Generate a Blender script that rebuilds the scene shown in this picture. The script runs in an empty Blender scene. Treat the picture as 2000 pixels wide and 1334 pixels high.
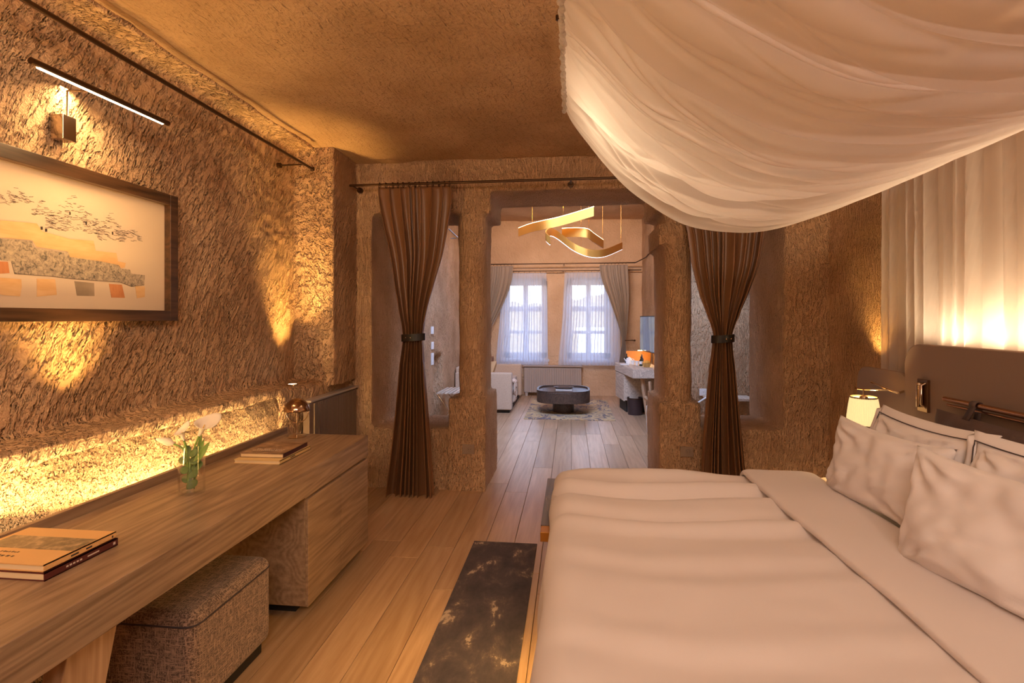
import bpy, bmesh, math, random
from mathutils import Vector, Matrix, noise
random.seed(7)
PI = math.pi
S = bpy.context.scene
C = S.collection

# ------------------------------------------------------------------ camera, world, lights, exposure
F = 1030.0; H = 1.5; A = math.atan(115 / F)          # focal length in pixels of the 2000 px frame, eye height, yaw
cd = bpy.data.cameras.new('camera'); cam = bpy.data.objects.new('camera', cd); C.objects.link(cam)
cd.sensor_width = 36; cd.lens = 36 * F / 2000; cd.shift_y = -45 / 2000; cd.clip_start = .02
cam.location = (0, 0, H); cam.rotation_euler = (PI / 2, 0, A)
S.camera = cam
S.view_settings.view_transform = 'Standard'; S.view_settings.look = 'None'
S.view_settings.gamma = 1; S.view_settings.use_curve_mapping = False
S.view_settings.exposure = 0.38
S.cycles.max_bounces = 10; S.cycles.transparent_max_bounces = 16
S.cycles.transmission_bounces = 8; S.cycles.diffuse_bounces = 5
S.cycles.sample_clamp_indirect = 4.0; S.cycles.sample_clamp_direct = 0
S.cycles.caustics_reflective = False; S.cycles.caustics_refractive = False

W = bpy.data.worlds.new('world'); S.world = W; W.use_nodes = True
wn = W.node_tree.nodes; wl = W.node_tree.links
bg = wn['Background']
tc = wn.new('ShaderNodeTexCoord'); sp = wn.new('ShaderNodeSeparateXYZ'); cr = wn.new('ShaderNodeValToRGB')
wl.new(tc.outputs['Generated'], sp.inputs[0]); wl.new(sp.outputs[2], cr.inputs[0]); wl.new(cr.outputs[0], bg.inputs[0])
cr.color_ramp.elements[0].color = (.66, .76, .92, 1); cr.color_ramp.elements[1].color = (.36, .54, 1.0, 1)
cr.color_ramp.elements[1].position = .6
bg.inputs[1].default_value = 7.0

WARM = (1.0, .64, .35); YEL = (1.0, .58, .16); SOFT = (1.0, .75, .57); DAY = (.62, .74, 1.0)
def area(name, loc, target, sx, sy, power, col, spread=180, portal=False):
    l = bpy.data.lights.new(name, 'AREA'); l.shape = 'RECTANGLE'; l.size = sx; l.size_y = sy
    l.energy = power; l.color = col; l.spread = math.radians(spread)
    o = bpy.data.objects.new(name, l); C.objects.link(o); o.location = loc
    d = Vector(target) - Vector(loc); o.rotation_euler = d.to_track_quat('-Z', 'Y').to_euler()
    if portal: l.cycles.is_portal = True
    return o
def spot(name, loc, target, power, col, ang, blend=.6, r=.02):
    l = bpy.data.lights.new(name, 'SPOT'); l.energy = power; l.color = col
    l.spot_size = math.radians(ang); l.spot_blend = blend; l.shadow_soft_size = r
    o = bpy.data.objects.new(name, l); C.objects.link(o); o.location = loc
    d = Vector(target) - Vector(loc); o.rotation_euler = d.to_track_quat('-Z', 'Y').to_euler(); return o
def point(name, loc, power, col, r=.03):
    l = bpy.data.lights.new(name, 'POINT'); l.energy = power; l.color = col; l.shadow_soft_size = r
    o = bpy.data.objects.new(name, l); C.objects.link(o); o.location = loc; return o
# daylight: portals in the two window openings, daylight entering them
for x in (-.905, .345):
    area('window_portal', (x, 10.72, 1.5), (x, 5, 1.5), .84, 1.6, 1, (1, 1, 1), portal=True)
# added fill lights without fittings, in the living room and behind the camera
area('side_cool_fill', (2.15, 5.95, 1.7), (-1, 6.2, .6), .8, 1.7, 12, DAY)  # added cool fill hidden behind the partition, no window there
area('overhead_cool_fill', (-.4, 5.7, 3.3), (-.1, 8.4, 0), 1.8, .7, 85, (.45, .62, 1.0), 125)  # unseen bluish fill added above the lintel for the living room floor
area('rear_soft_fill', (.2, -1.0, 2.75), (.1, 2.6, .9), 1.6, .8, 66, SOFT)  # added general fill for the bedroom, no fitting modelled
area('rear_left_warm_fill', (-1.2, -.9, 2.3), (-1.2, 2.5, .9), .8, .8, 14, WARM)  # second added warm fill, towards the desk side
area('living_room_warm_fill', (-.2, 6.6, 3.25), (-.2, 10.3, 2.5), 1.8, .3, 27, WARM, 110)  # added warm fill aimed at the window wall, no cove built
# desk led strip, ledge uplights, picture light, headboard strip, under-bed strip
area('desk_led_light', (-1.905, 1.75, .765), (-1.97, 1.75, 1.0), 3.0, .03, 34, (1, .64, .24), 175).rotation_euler = (PI, math.radians(12), PI / 2)
spot('ledge_spot_light', (-2.07, 2.1, 1.03), (-2.16, 2.1, 1.8), 48, YEL, 80, 1.0, .03)
spot('ledge_spot_light', (-2.06, 3.82, 1.03), (-2.145, 3.88, 2.3), 135, YEL, 56, 1.0, .03)
area('picture_lamp_light', (-2.005, 2.09, 2.443), (-2.16, 2.09, 2.0), .04, .7, 6.5, (1, .64, .28), 160)
area('headboard_led_light', (1.885, 2.1, 1.378), (2.0, 2.1, 1.60), 2.0, .02, 15, (1, .72, .42), 165)
area('bed_led_light', (.02, 2.2, .22), (-.2, 2.2, 0), .04, 1.9, 6, YEL, 170)
area('canopy_lamp_light', (.38, 2.75, 2.83), (.38, 2.75, 2), .12, .5, 6, (1, .74, .45))

# ------------------------------------------------------------------ unprojection helpers (give a real position on a known plane)
def ray(px, py): r = px - 1000; return (-math.sin(A) * F + math.cos(A) * r, math.cos(A) * F + math.sin(A) * r, 622 - py)
def aX(px, py, X): d = ray(px, py); t = X / d[0]; return Vector((X, d[1] * t, H + d[2] * t))
def aY(px, py, Y): d = ray(px, py); t = Y / d[1]; return Vector((d[0] * t, Y, H + d[2] * t))

# ------------------------------------------------------------------ materials
def mat(name):
    m = bpy.data.materials.new(name); m.use_nodes = True
    n = m.node_tree.nodes; return m, n, m.node_tree.links, n['Principled BSDF']
def plain(name, col, rough=.5, metal=0, bump=0, bscale=200, vary=0, emit=None, es=0, trans=0, ior=1.45, sheen=0, coat=0):
    m, n, l, b = mat(name)
    b.inputs['Base Color'].default_value = (*col, 1); b.inputs['Roughness'].default_value = rough
    b.inputs['Metallic'].default_value = metal; b.inputs['Transmission Weight'].default_value = trans
    b.inputs['IOR'].default_value = ior; b.inputs['Sheen Weight'].default_value = sheen; b.inputs['Coat Weight'].default_value = coat
    if emit: b.inputs['Emission Color'].default_value = (*emit, 1); b.inputs['Emission Strength'].default_value = es
    t = n.new('ShaderNodeTexCoord')
    if vary:
        x = n.new('ShaderNodeTexNoise'); x.inputs['Scale'].default_value = 6; x.inputs['Detail'].default_value = 5
        l.new(t.outputs['Object'], x.inputs['Vector'])
        r = n.new('ShaderNodeValToRGB'); l.new(x.outputs[0], r.inputs[0])
        r.color_ramp.elements[0].position = .3; r.color_ramp.elements[1].position = .7
        r.color_ramp.elements[0].color = (*[c * (1 - vary) for c in col], 1); r.color_ramp.elements[1].color = (*[min(1, c * (1 + vary)) for c in col], 1)
        l.new(r.outputs[0], b.inputs['Base Color'])
    if bump:
        x = n.new('ShaderNodeTexNoise'); x.inputs['Scale'].default_value = bscale; x.inputs['Detail'].default_value = 3
        l.new(t.outputs['Object'], x.inputs['Vector'])
        bp = n.new('ShaderNodeBump'); bp.inputs['Strength'].default_value = bump; bp.inputs['Distance'].default_value = .004
        l.new(x.outputs[0], bp.inputs['Height']); l.new(bp.outputs[0], b.inputs['Normal'])
    return m
def rock_mat(name, c1, c2, rot=(0, 0, 0), stroke=(42, 42, 11), s_dist=.022, pit=70, pit_d=.006, warp=.35):
    m, n, l, b = mat(name); b.inputs['Roughness'].default_value = .9; b.inputs['Specular IOR Level'].default_value = .2
    t = n.new('ShaderNodeTexCoord')
    lo = n.new('ShaderNodeTexNoise'); lo.inputs['Scale'].default_value = .9; lo.inputs['Detail'].default_value = 1
    l.new(t.outputs['Object'], lo.inputs['Vector'])
    sc = n.new('ShaderNodeVectorMath'); sc.operation = 'MULTIPLY_ADD'; sc.inputs[1].default_value = (warp,) * 3
    l.new(lo.outputs['Color'], sc.inputs[0]); l.new(t.outputs['Object'], sc.inputs[2])
    mp = n.new('ShaderNodeMapping'); mp.vector_type = 'POINT'; mp.inputs['Rotation'].default_value = rot
    l.new(sc.outputs[0], mp.inputs[0])
    mp2 = n.new('ShaderNodeMapping'); mp2.inputs['Scale'].default_value = stroke; l.new(mp.outputs[0], mp2.inputs[0])
    st = n.new('ShaderNodeTexNoise'); st.inputs['Scale'].default_value = 1; st.inputs['Detail'].default_value = 2.5; st.inputs['Roughness'].default_value = .6
    l.new(mp2.outputs[0], st.inputs['Vector'])
    rr = n.new('ShaderNodeMapRange'); rr.inputs[1].default_value = .36; rr.inputs[2].default_value = .56; l.new(st.outputs[0], rr.inputs[0])
    vo = n.new('ShaderNodeTexNoise'); vo.inputs['Scale'].default_value = pit; vo.inputs['Detail'].default_value = 4; l.new(t.outputs['Object'], vo.inputs['Vector'])
    co = n.new('ShaderNodeTexNoise'); co.inputs['Scale'].default_value = 2.2; co.inputs['Detail'].default_value = 7; l.new(t.outputs['Object'], co.inputs['Vector'])
    r = n.new('ShaderNodeValToRGB'); l.new(co.outputs[0], r.inputs[0]); r.color_ramp.elements[0].position = .35; r.color_ramp.elements[1].position = .68
    r.color_ramp.elements[0].color = (*c1, 1); r.color_ramp.elements[1].color = (*c2, 1)
    fl = n.new('ShaderNodeTexNoise'); fl.inputs['Scale'].default_value = 55; fl.inputs['Detail'].default_value = 2; l.new(t.outputs['Object'], fl.inputs['Vector'])
    fr = n.new('ShaderNodeMapRange'); fr.inputs[1].default_value = .67; fr.inputs[2].default_value = .74; l.new(fl.outputs[0], fr.inputs[0])
    mx = n.new('ShaderNodeMix'); mx.data_type = 'RGBA'; mx.inputs[7].default_value = (c1[0] * .55, c1[1] * .5, c1[2] * .45, 1)
    fm = n.new('ShaderNodeMath'); fm.operation = 'MULTIPLY'; fm.inputs[1].default_value = .6; l.new(fr.outputs[0], fm.inputs[0])
    l.new(fm.outputs[0], mx.inputs[0]); l.new(r.outputs[0], mx.inputs[6]); l.new(mx.outputs[2], b.inputs['Base Color'])
    b1 = n.new('ShaderNodeBump'); b1.inputs['Strength'].default_value = 1; b1.inputs['Distance'].default_value = s_dist; l.new(rr.outputs[0], b1.inputs['Height'])
    b2 = n.new('ShaderNodeBump'); b2.inputs['Strength'].default_value = 1; b2.inputs['Distance'].default_value = pit_d
    l.new(vo.outputs[0], b2.inputs['Height']); l.new(b1.outputs[0], b2.inputs['Normal']); l.new(b2.outputs[0], b.inputs['Normal'])
    return m
def wood(name, c1, c2, axis='Y', rough=.45, k=1.0, bump=.25, rnd=False, rings=.5):
    m, n, l, b = mat(name); b.inputs['Roughness'].default_value = rough
    t = n.new('ShaderNodeTexCoord'); src = t.outputs['Object']
    oi = n.new('ShaderNodeObjectInfo')
    if rnd:
        va = n.new('ShaderNodeVectorMath'); va.operation = 'MULTIPLY_ADD'; va.inputs[1].default_value = (37, 91, 13)
        l.new(oi.outputs['Random'], va.inputs[0]); l.new(src, va.inputs[2]); src = va.outputs[0]
    mp = n.new('ShaderNodeMapping'); s = [28 * k] * 3; s['XYZ'.index(axis)] = 1.6 * k; mp.inputs['Scale'].default_value = s
    l.new(src, mp.inputs[0])
    a = n.new('ShaderNodeTexNoise'); a.inputs['Scale'].default_value = 1; a.inputs['Detail'].default_value = 5; a.inputs['Roughness'].default_value = .65
    a.inputs['Distortion'].default_value = .35
    l.new(mp.outputs[0], a.inputs['Vector'])
    mp3 = n.new('ShaderNodeMapping'); s = [5.5 * k] * 3; s['XYZ'.index(axis)] = .38 * k; mp3.inputs['Scale'].default_value = s; l.new(src, mp3.inputs[0])
    rg = n.new('ShaderNodeTexNoise'); rg.inputs['Scale'].default_value = 1; rg.inputs['Detail'].default_value = 0; l.new(mp3.outputs[0], rg.inputs['Vector'])
    ml = n.new('ShaderNodeMath'); ml.operation = 'MULTIPLY'; ml.inputs[1].default_value = 60; l.new(rg.outputs[0], ml.inputs[0])
    sn = n.new('ShaderNodeMath'); sn.operation = 'SINE'; l.new(ml.outputs[0], sn.inputs[0])
    ma = n.new('ShaderNodeMath'); ma.operation = 'MULTIPLY_ADD'; ma.inputs[1].default_value = .11 * rings * 2; l.new(sn.outputs[0], ma.inputs[0]); l.new(a.outputs[0], ma.inputs[2])
    r = n.new('ShaderNodeValToRGB'); l.new(ma.outputs[0], r.inputs[0]); r.color_ramp.elements[0].position = .3; r.color_ramp.elements[1].position = .72
    r.color_ramp.elements[0].color = (*c1, 1); r.color_ramp.elements[1].color = (*c2, 1)
    out = r.outputs[0]
    if rnd:
        hv = n.new('ShaderNodeHueSaturation'); mr = n.new('ShaderNodeMapRange'); mr.inputs[3].default_value = .78; mr.inputs[4].default_value = 1.14
        l.new(oi.outputs['Random'], mr.inputs[0]); l.new(mr.outputs[0], hv.inputs['Value']); l.new(out, hv.inputs['Color']); out = hv.outputs[0]
        # knots
        kn = n.new('ShaderNodeTexVoronoi'); kn.inputs['Scale'].default_value = 1.7; l.new(src, kn.inputs['Vector'])
        kr = n.new('ShaderNodeMapRange'); kr.inputs[1].default_value = .02; kr.inputs[2].default_value = .055; kr.inputs[3].default_value = .75; kr.inputs[4].default_value = 0; l.new(kn.outputs['Distance'], kr.inputs[0])
        mx = n.new('ShaderNodeMix'); mx.data_type = 'RGBA'; mx.inputs[7].default_value = (c1[0] * .35, c1[1] * .28, c1[2] * .22, 1); l.new(kr.outputs[0], mx.inputs[0]); l.new(out, mx.inputs[6]); out = mx.outputs[2]
    l.new(out, b.inputs['Base Color'])
    bp = n.new('ShaderNodeBump'); bp.inputs['Strength'].default_value = bump; bp.inputs['Distance'].default_value = .002; l.new(ma.outputs[0], bp.inputs['Height']); l.new(bp.outputs[0], b.inputs['Normal'])
    return m
def weave(name, c1, c2, sc=(260, 260, 260), rough=.95, bump=.8):
    m, n, l, b = mat(name); b.inputs['Roughness'].default_value = rough; b.inputs['Sheen Weight'].default_value = .2
    t = n.new('ShaderNodeTexCoord'); outs = []
    for ax in range(3):
        mp = n.new('ShaderNodeMapping'); s = [sc[0]] * 3; s[ax] = sc[0] * .12; mp.inputs['Scale'].default_value = s; l.new(t.outputs['Object'], mp.inputs[0])
        a = n.new('ShaderNodeTexNoise'); a.inputs['Scale'].default_value = 1; a.inputs['Detail'].default_value = 2; l.new(mp.outputs[0], a.inputs['Vector']); outs.append(a.outputs[0])
    m1 = n.new('ShaderNodeMath'); m1.operation = 'MAXIMUM'; l.new(outs[0], m1.inputs[0]); l.new(outs[1], m1.inputs[1])
    m2 = n.new('ShaderNodeMath'); m2.operation = 'MAXIMUM'; l.new(m1.outputs[0], m2.inputs[0]); l.new(outs[2], m2.inputs[1])
    r = n.new('ShaderNodeValToRGB'); l.new(m2.outputs[0], r.inputs[0]); r.color_ramp.elements[0].position = .48; r.color_ramp.elements[1].position = .7
    r.color_ramp.elements[0].color = (*c1, 1); r.color_ramp.elements[1].color = (*c2, 1); l.new(r.outputs[0], b.inputs['Base Color'])
    bp = n.new('ShaderNodeBump'); bp.inputs['Strength'].default_value = bump; bp.inputs['Distance'].default_value = .003; l.new(m2.outputs[0], bp.inputs['Height']); l.new(bp.outputs[0], b.inputs['Normal'])
    return m
def sheer(name, col, alpha, trl=.5, bump=.1):
    m, n, l, b = mat(name); n.remove(b); out = n['Material Output']
    d = n.new('ShaderNodeBsdfDiffuse'); d.inputs[0].default_value = (*col, 1)
    t = n.new('ShaderNodeBsdfTranslucent'); t.inputs[0].default_value = (*col, 1)
    p = n.new('ShaderNodeBsdfTransparent')
    a = n.new('ShaderNodeMixShader'); a.inputs[0].default_value = trl; l.new(d.outputs[0], a.inputs[1]); l.new(t.outputs[0], a.inputs[2])
    # a thin cloth looks denser where it is seen edge-on
    lw = n.new('ShaderNodeLayerWeight'); lw.inputs[0].default_value = .5
    mr = n.new('ShaderNodeMapRange'); mr.inputs[3].default_value = alpha; mr.inputs[4].default_value = min(1, alpha + .5); l.new(lw.outputs['Facing'], mr.inputs[0])
    x = n.new('ShaderNodeMixShader'); l.new(mr.outputs[0], x.inputs[0]); l.new(p.outputs[0], x.inputs[1]); l.new(a.outputs[0], x.inputs[2])
    tc = n.new('ShaderNodeTexCoord'); q = n.new('ShaderNodeTexNoise'); q.inputs['Scale'].default_value = 90; l.new(tc.outputs['Object'], q.inputs['Vector'])
    bp = n.new('ShaderNodeBump'); bp.inputs['Strength'].default_value = bump; bp.inputs['Distance'].default_value = .002; l.new(q.outputs[0], bp.inputs['Height'])
    l.new(bp.outputs[0], d.inputs['Normal']); l.new(x.outputs[0], out.inputs[0]); return m
def patchy(name, stops, scale=(9, 9, 9), detail=8, rough=.95, bump=.5, bscale=350, distort=0.3):
    m, n, l, b = mat(name); b.inputs['Roughness'].default_value = rough
    t = n.new('ShaderNodeTexCoord'); mp = n.new('ShaderNodeMapping'); mp.inputs['Scale'].default_value = scale; l.new(t.outputs['Object'], mp.inputs[0])
    a = n.new('ShaderNodeTexNoise'); a.inputs['Scale'].default_value = 1; a.inputs['Detail'].default_value = detail; a.inputs['Roughness'].default_value = .68; a.inputs['Distortion'].default_value = distort
    l.new(mp.outputs[0], a.inputs['Vector'])
    r = n.new('ShaderNodeValToRGB'); l.new(a.outputs[0], r.inputs[0]); e = r.color_ramp.elements
    e[0].position, e[0].color = stops[0][0], (*stops[0][1], 1); e[1].position, e[1].color = stops[-1][0], (*stops[-1][1], 1)
    for p_, c_ in stops[1:-1]: q = e.new(p_); q.color = (*c_, 1)
    l.new(r.outputs[0], b.inputs['Base Color'])
    g = n.new('ShaderNodeTexNoise'); g.inputs['Scale'].default_value = bscale; l.new(t.outputs['Object'], g.inputs['Vector'])
    bp = n.new('ShaderNodeBump'); bp.inputs['Strength'].default_value = bump; bp.inputs['Distance'].default_value = .003; l.new(g.outputs[0], bp.inputs['Height']); l.new(bp.outputs[0], b.inputs['Normal'])
    return m

R1 = (.53, .325, .185); R2 = (.71, .465, .285)
ROCK_L = rock_mat('chiselled_rock_left', R1, R2, rot=(math.radians(28), 0, 0), stroke=(26, 38, 9), s_dist=.036, pit=75, pit_d=.012, warp=.3)
ROCK_P = rock_mat('pitted_rock', (.50, .31, .17), (.66, .44, .25), stroke=(60, 60, 45), s_dist=.02, pit=60, pit_d=.03, warp=.1)
ROCK = rock_mat('chiselled_rock', R1, R2, rot=(0, 0, 0), stroke=(60, 60, 15), s_dist=.016, pit=90, pit_d=.010)
ROCK_C = rock_mat('ceiling_rock', (.45, .28, .16), (.57, .37, .225), rot=(0, 0, math.radians(15)), stroke=(34, 12, 34), s_dist=.008, pit=55, pit_d=.012)
ROCK_F = rock_mat('smooth_rock', (.56, .36, .21), (.66, .44, .27), stroke=(30, 30, 20), s_dist=.006, pit=60, pit_d=.006)
OAK = wood('oak_plank', (.42, .25, .135), (.58, .38, .23), 'Y', .36, 1.0, .25, rnd=True, rings=.28)
ASH = wood('grey_ash', (.20, .125, .078), (.40, .27, .175), 'Y', .35, 1.5, .4, rings=.42)
ASHD = wood('grey_ash_side', (.20, .125, .078), (.36, .245, .16), 'Y', .5, 1.3, .4, rings=.42)
ASHE = wood('pale_ash', (.48, .38, .30), (.72, .60, .48), 'Y', .5, 1.3, .3)
WALNUT = wood('walnut', (.035, .016, .008), (.095, .045, .022), 'Y', .35, 1.6, .2)
DARKW = wood('dark_stained_wood', (.045, .028, .022), (.10, .062, .045), 'Y', .35, 1.5, .2)
LEGW = wood('light_wood', (.42, .26, .15), (.60, .40, .25), 'Z', .5, 1.5, .2)
BRONZE = plain('dark_bronze', (.10, .055, .03), .35, .9)
CHROME = plain('polished_nickel', (.75, .62, .48), .12, 1)
ROSE = plain('copper_tube', (.55, .33, .22), .22, 1)
BRASS = plain('brass', (.85, .55, .2), .25, 1)
GOLD = plain('brushed_gold', (.50, .22, .04), .45, .8)
LED = plain('led_diffuser', (1, .9, .7), .5, emit=(1, .82, .50), es=6)
LEDW = plain('led_diffuser_cool', (1, 1, 1), .5, emit=(.85, .88, 1), es=1.6)
SPOTG = plain('spot_glass', (1, 1, 1), .5, emit=(1, .9, .72), es=8)
BLACK = plain('black_leather', (.012, .010, .010), .4)
BLK = plain('matte_black', (.015, .013, .012), .6)
GREYP = plain('grey_brown_lacquer', (.23, .165, .125), .55, bump=.15)
SATIN = plain('brown_satin', (.22, .108, .052), .33, bump=.05, bscale=500)
TAUPE = plain('taupe_drape', (.34, .25, .18), .7, bump=.1, sheen=.3)
SHEER = sheer('window_sheer', (.80, .83, .92), .52, .50)
CANOPY = sheer('canopy_voile', (.95, .89, .88), .64, .40)
VOILE = sheer('wall_voile', (.95, .89, .86), .56, .5)
COTTON = plain('white_cotton', (.74, .675, .67), .8, bump=.12, bscale=600, sheen=.2)
COTTON2 = plain('white_pillow_cotton', (.79, .735, .74), .8, bump=.15, bscale=500, sheen=.2)
PIPING = plain('dark_piping', (.05, .035, .04), .7)
PLUM = plain('plum_grey_leather', (.10, .062, .055), .65, bump=.2, bscale=120)
TWEED = weave('ottoman_tweed', (.075, .045, .033), (.42, .28, .20), (210, 0, 0))
LINEN = weave('cream_linen', (.46, .33, .23), (.64, .49, .36), (420, 0, 0), bump=.3)
RUG = patchy('distressed_rug', [(.30, (.045, .036, .052)), (.52, (.085, .066, .080)), (.595, (.15, .11, .11)), (.63, (.46, .35, .28)), (.8, (.55, .43, .35))], (9, 5, 9), 10, bump=.9)
RUG2 = patchy('patterned_rug', [(.42, (.52, .36, .19)), (.51, (.60, .44, .25)), (.55, (.13, .10, .11)), (.60, (.20, .16, .16)), (.66, (.58, .38, .17))], (5, 5, 5), 1.2, distort=1.5)
LEATH = plain('brushed_headboard', (.25, .17, .13), .6, bump=.15, bscale=300)
WHITE = plain('white_plastic', (.8, .8, .8), .4)
def thin_glass(name, ior=1.3):
    m, n, l, b = mat(name); n.remove(b)
    t = n.new('ShaderNodeBsdfTransparent'); g = n.new('ShaderNodeBsdfGlossy'); g.inputs['Roughness'].default_value = .02
    f = n.new('ShaderNodeLayerWeight'); x = n.new('ShaderNodeMixShader')
    pw = n.new('ShaderNodeMath'); pw.operation = 'POWER'; pw.inputs[1].default_value = 3.5; l.new(f.outputs['Facing'], pw.inputs[0])
    ad = n.new('ShaderNodeMath'); ad.operation = 'MULTIPLY_ADD'; ad.inputs[1].default_value = .55; ad.inputs[2].default_value = (ior - 1) * .09; l.new(pw.outputs[0], ad.inputs[0])
    l.new(ad.outputs[0], x.inputs[0]); l.new(t.outputs[0], x.inputs[1]); l.new(g.outputs[0], x.inputs[2]); l.new(x.outputs[0], n['Material Output'].inputs[0]); return m
PANE = thin_glass('window_glass'); GLASS = thin_glass('clear_glass', 1.55); WATER = thin_glass('water', 1.25)
GREEN = plain('stem_green', (.18, .29, .06), .5, vary=.3)
LEAFG = plain('eucalyptus_leaf', (.12, .19, .06), .5, vary=.4)
PETAL = plain('ivory_petal', (.80, .70, .58), .6)
PAPER = plain('book_pages', (.78, .62, .40), .8)
STONE_OUT = plain('sunlit_cliff', (.30, .19, .08), .9, bump=.6, bscale=3, vary=.35)
FRAMEW = plain('window_paint', (.60, .62, .66), .5)
RADM = plain('taupe_radiator', (.42, .33, .27), .5)
RADL = plain('brown_radiator', (.20, .135, .10), .5)
SOCK = plain('socket_beige', (.30, .22, .165), .4)

# ------------------------------------------------------------------ builders
def link(o, parent=None):
    C.objects.link(o)
    if parent:
        o.parent = parent
        mw = Matrix.Identity(4); q = parent
        while q: mw = Matrix.Translation(q.location) @ mw; q = q.parent
        o.matrix_parent_inverse = mw.inverted() if parent.type == 'EMPTY' else Matrix.Identity(4)
    return o
def thing(name, label, cat, loc=(0, 0, 0), group=None):
    o = bpy.data.objects.new(name, None); o.location = loc; o.empty_display_size = .1; C.objects.link(o)
    o['label'] = label; o['category'] = cat
    if group: o['group'] = group
    return o
def tag(o, label, cat, group=None):
    o['label'] = label; o['category'] = cat
    if group: o['group'] = group
    return o
class MB:
    def __init__(s): s.v = []; s.f = []
    def add(s, vs, fs):
        k = len(s.v); s.v += [tuple(v) for v in vs]; s.f += [tuple(i + k for i in f) for f in fs]; return s
    def box(s, x0, x1, y0, y1, z0, z1, M=None):
        vs = [Vector((x, y, z)) for x in (x0, x1) for y in (y0, y1) for z in (z0, z1)]
        if M: vs = [M @ v for v in vs]
        return s.add(vs, [(0, 1, 3, 2), (4, 6, 7, 5), (0, 4, 5, 1), (2, 3, 7, 6), (0, 2, 6, 4), (1, 5, 7, 3)])
    def cyl(s, p0, p1, r0, r1=None, n=16, cap=True):
        return s.tube([p0, p1], [r0, r0 if r1 is None else r1], n, cap)
    def tube(s, pts, r, n=8, cap=True, closed=False):
        pts = [Vector(p) for p in pts]; N = len(pts)
        rs = r if isinstance(r, (list, tuple)) else [r] * N
        vs = []; up = None
        for i, p in enumerate(pts):
            d = (pts[(i + 1) % N] - pts[i - 1]) if closed else (pts[min(i + 1, N - 1)] - pts[max(i - 1, 0)])
            if d.length < 1e-9: d = Vector((0, 0, 1))
            d.normalize()
            if up is None: up = Vector((0, 0, 1)) if abs(d.z) < .9 else Vector((1, 0, 0))
            a = d.cross(up)
            if a.length < 1e-6: a = d.orthogonal()
            a.normalize(); b = a.cross(d).normalized(); up = b
            for j in range(n):
                t = 2 * PI * j / n; vs.append(p + (a * math.cos(t) + b * math.sin(t)) * rs[i])
        fs = []
        for i in range(N if closed else N - 1):
            for j in range(n):
                k = (i + 1) % N; fs.append((i * n + j, i * n + (j + 1) % n, k * n + (j + 1) % n, k * n + j))
        if cap and not closed: fs += [tuple(range(n))[::-1], tuple((N - 1) * n + j for j in range(n))]
        return s.add(vs, fs)
    def lathe(s, prof, c, n=32, sx=1, sy=1, cap=True):
        vs = []; N = len(prof)
        for r, z in prof:
            for j in range(n):
                t = 2 * PI * j / n; vs.append((c[0] + r * sx * math.cos(t), c[1] + r * sy * math.sin(t), c[2] + z))
        fs = [(i * n + j, i * n + (j + 1) % n, (i + 1) * n + (j + 1) % n, (i + 1) * n + j) for i in range(N - 1) for j in range(n)]
        if cap: fs += [tuple(range(n))[::-1], tuple((N - 1) * n + j for j in range(n))]
        return s.add(vs, fs)
    def grid(s, fn, nu, nv, closed_u=False):
        vs = [fn(i / nu, j / nv) for i in range(nu + (0 if closed_u else 1)) for j in range(nv + 1)]
        m = nv + 1; U = nu if closed_u else nu + 1
        fs = [(i * m + j, ((i + 1) % U) * m + j, ((i + 1) % U) * m + j + 1, i * m + j + 1) for i in range(nu) for j in range(nv)]
        return s.add(vs, fs)
    def prism(s, poly, z0, z1, M=None):
        n = len(poly); vs = [Vector((x, y, z0)) for x, y in poly] + [Vector((x, y, z1)) for x, y in poly]
        if M: vs = [M @ v for v in vs]
        return s.add(vs, [tuple(range(n))[::-1], tuple(range(n, 2 * n))] + [(i, (i + 1) % n, (i + 1) % n + n, i + n) for i in range(n)])
    def build(s, name, m, parent=None, smooth=None, bevel=0, seg=2, solid=0, sub=0):
        me = bpy.data.meshes.new(name); me.from_pydata(s.v, [], s.f); me.update()
        bm = bmesh.new(); bm.from_mesh(me); bmesh.ops.recalc_face_normals(bm, faces=bm.faces); bm.to_mesh(me); bm.free()
        me.materials.append(m)
        o = bpy.data.objects.new(name, me); link(o, parent)
        if smooth is not None:
            me.shade_smooth()
            if smooth < 180: me.set_sharp_from_angle(angle=math.radians(smooth))
        if bevel:
            b = o.modifiers.new('bevel', 'BEVEL'); b.width = bevel; b.segments = seg; b.limit_method = 'ANGLE'; b.angle_limit = math.radians(40); b.harden_normals = True
            me.shade_smooth(); me.set_sharp_from_angle(angle=math.radians(35)) if seg < 2 else None
        if solid:
            b = o.modifiers.new('solid', 'SOLIDIFY'); b.thickness = solid; b.offset = 0
        if sub:
            b = o.modifiers.new('sub', 'SUBSURF'); b.levels = sub; b.render_levels = sub
        return o
def box(name, b, m, parent=None, bevel=.003, seg=2):
    return MB().box(*b).build(name, m, parent, bevel=bevel, seg=seg)
TEX = {}
def clouds(scale):
    if scale not in TEX:
        t = bpy.data.textures.new('clouds_%g' % scale, 'CLOUDS'); t.noise_scale = scale; t.noise_depth = 3; TEX[scale] = t
    return TEX[scale]
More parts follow.
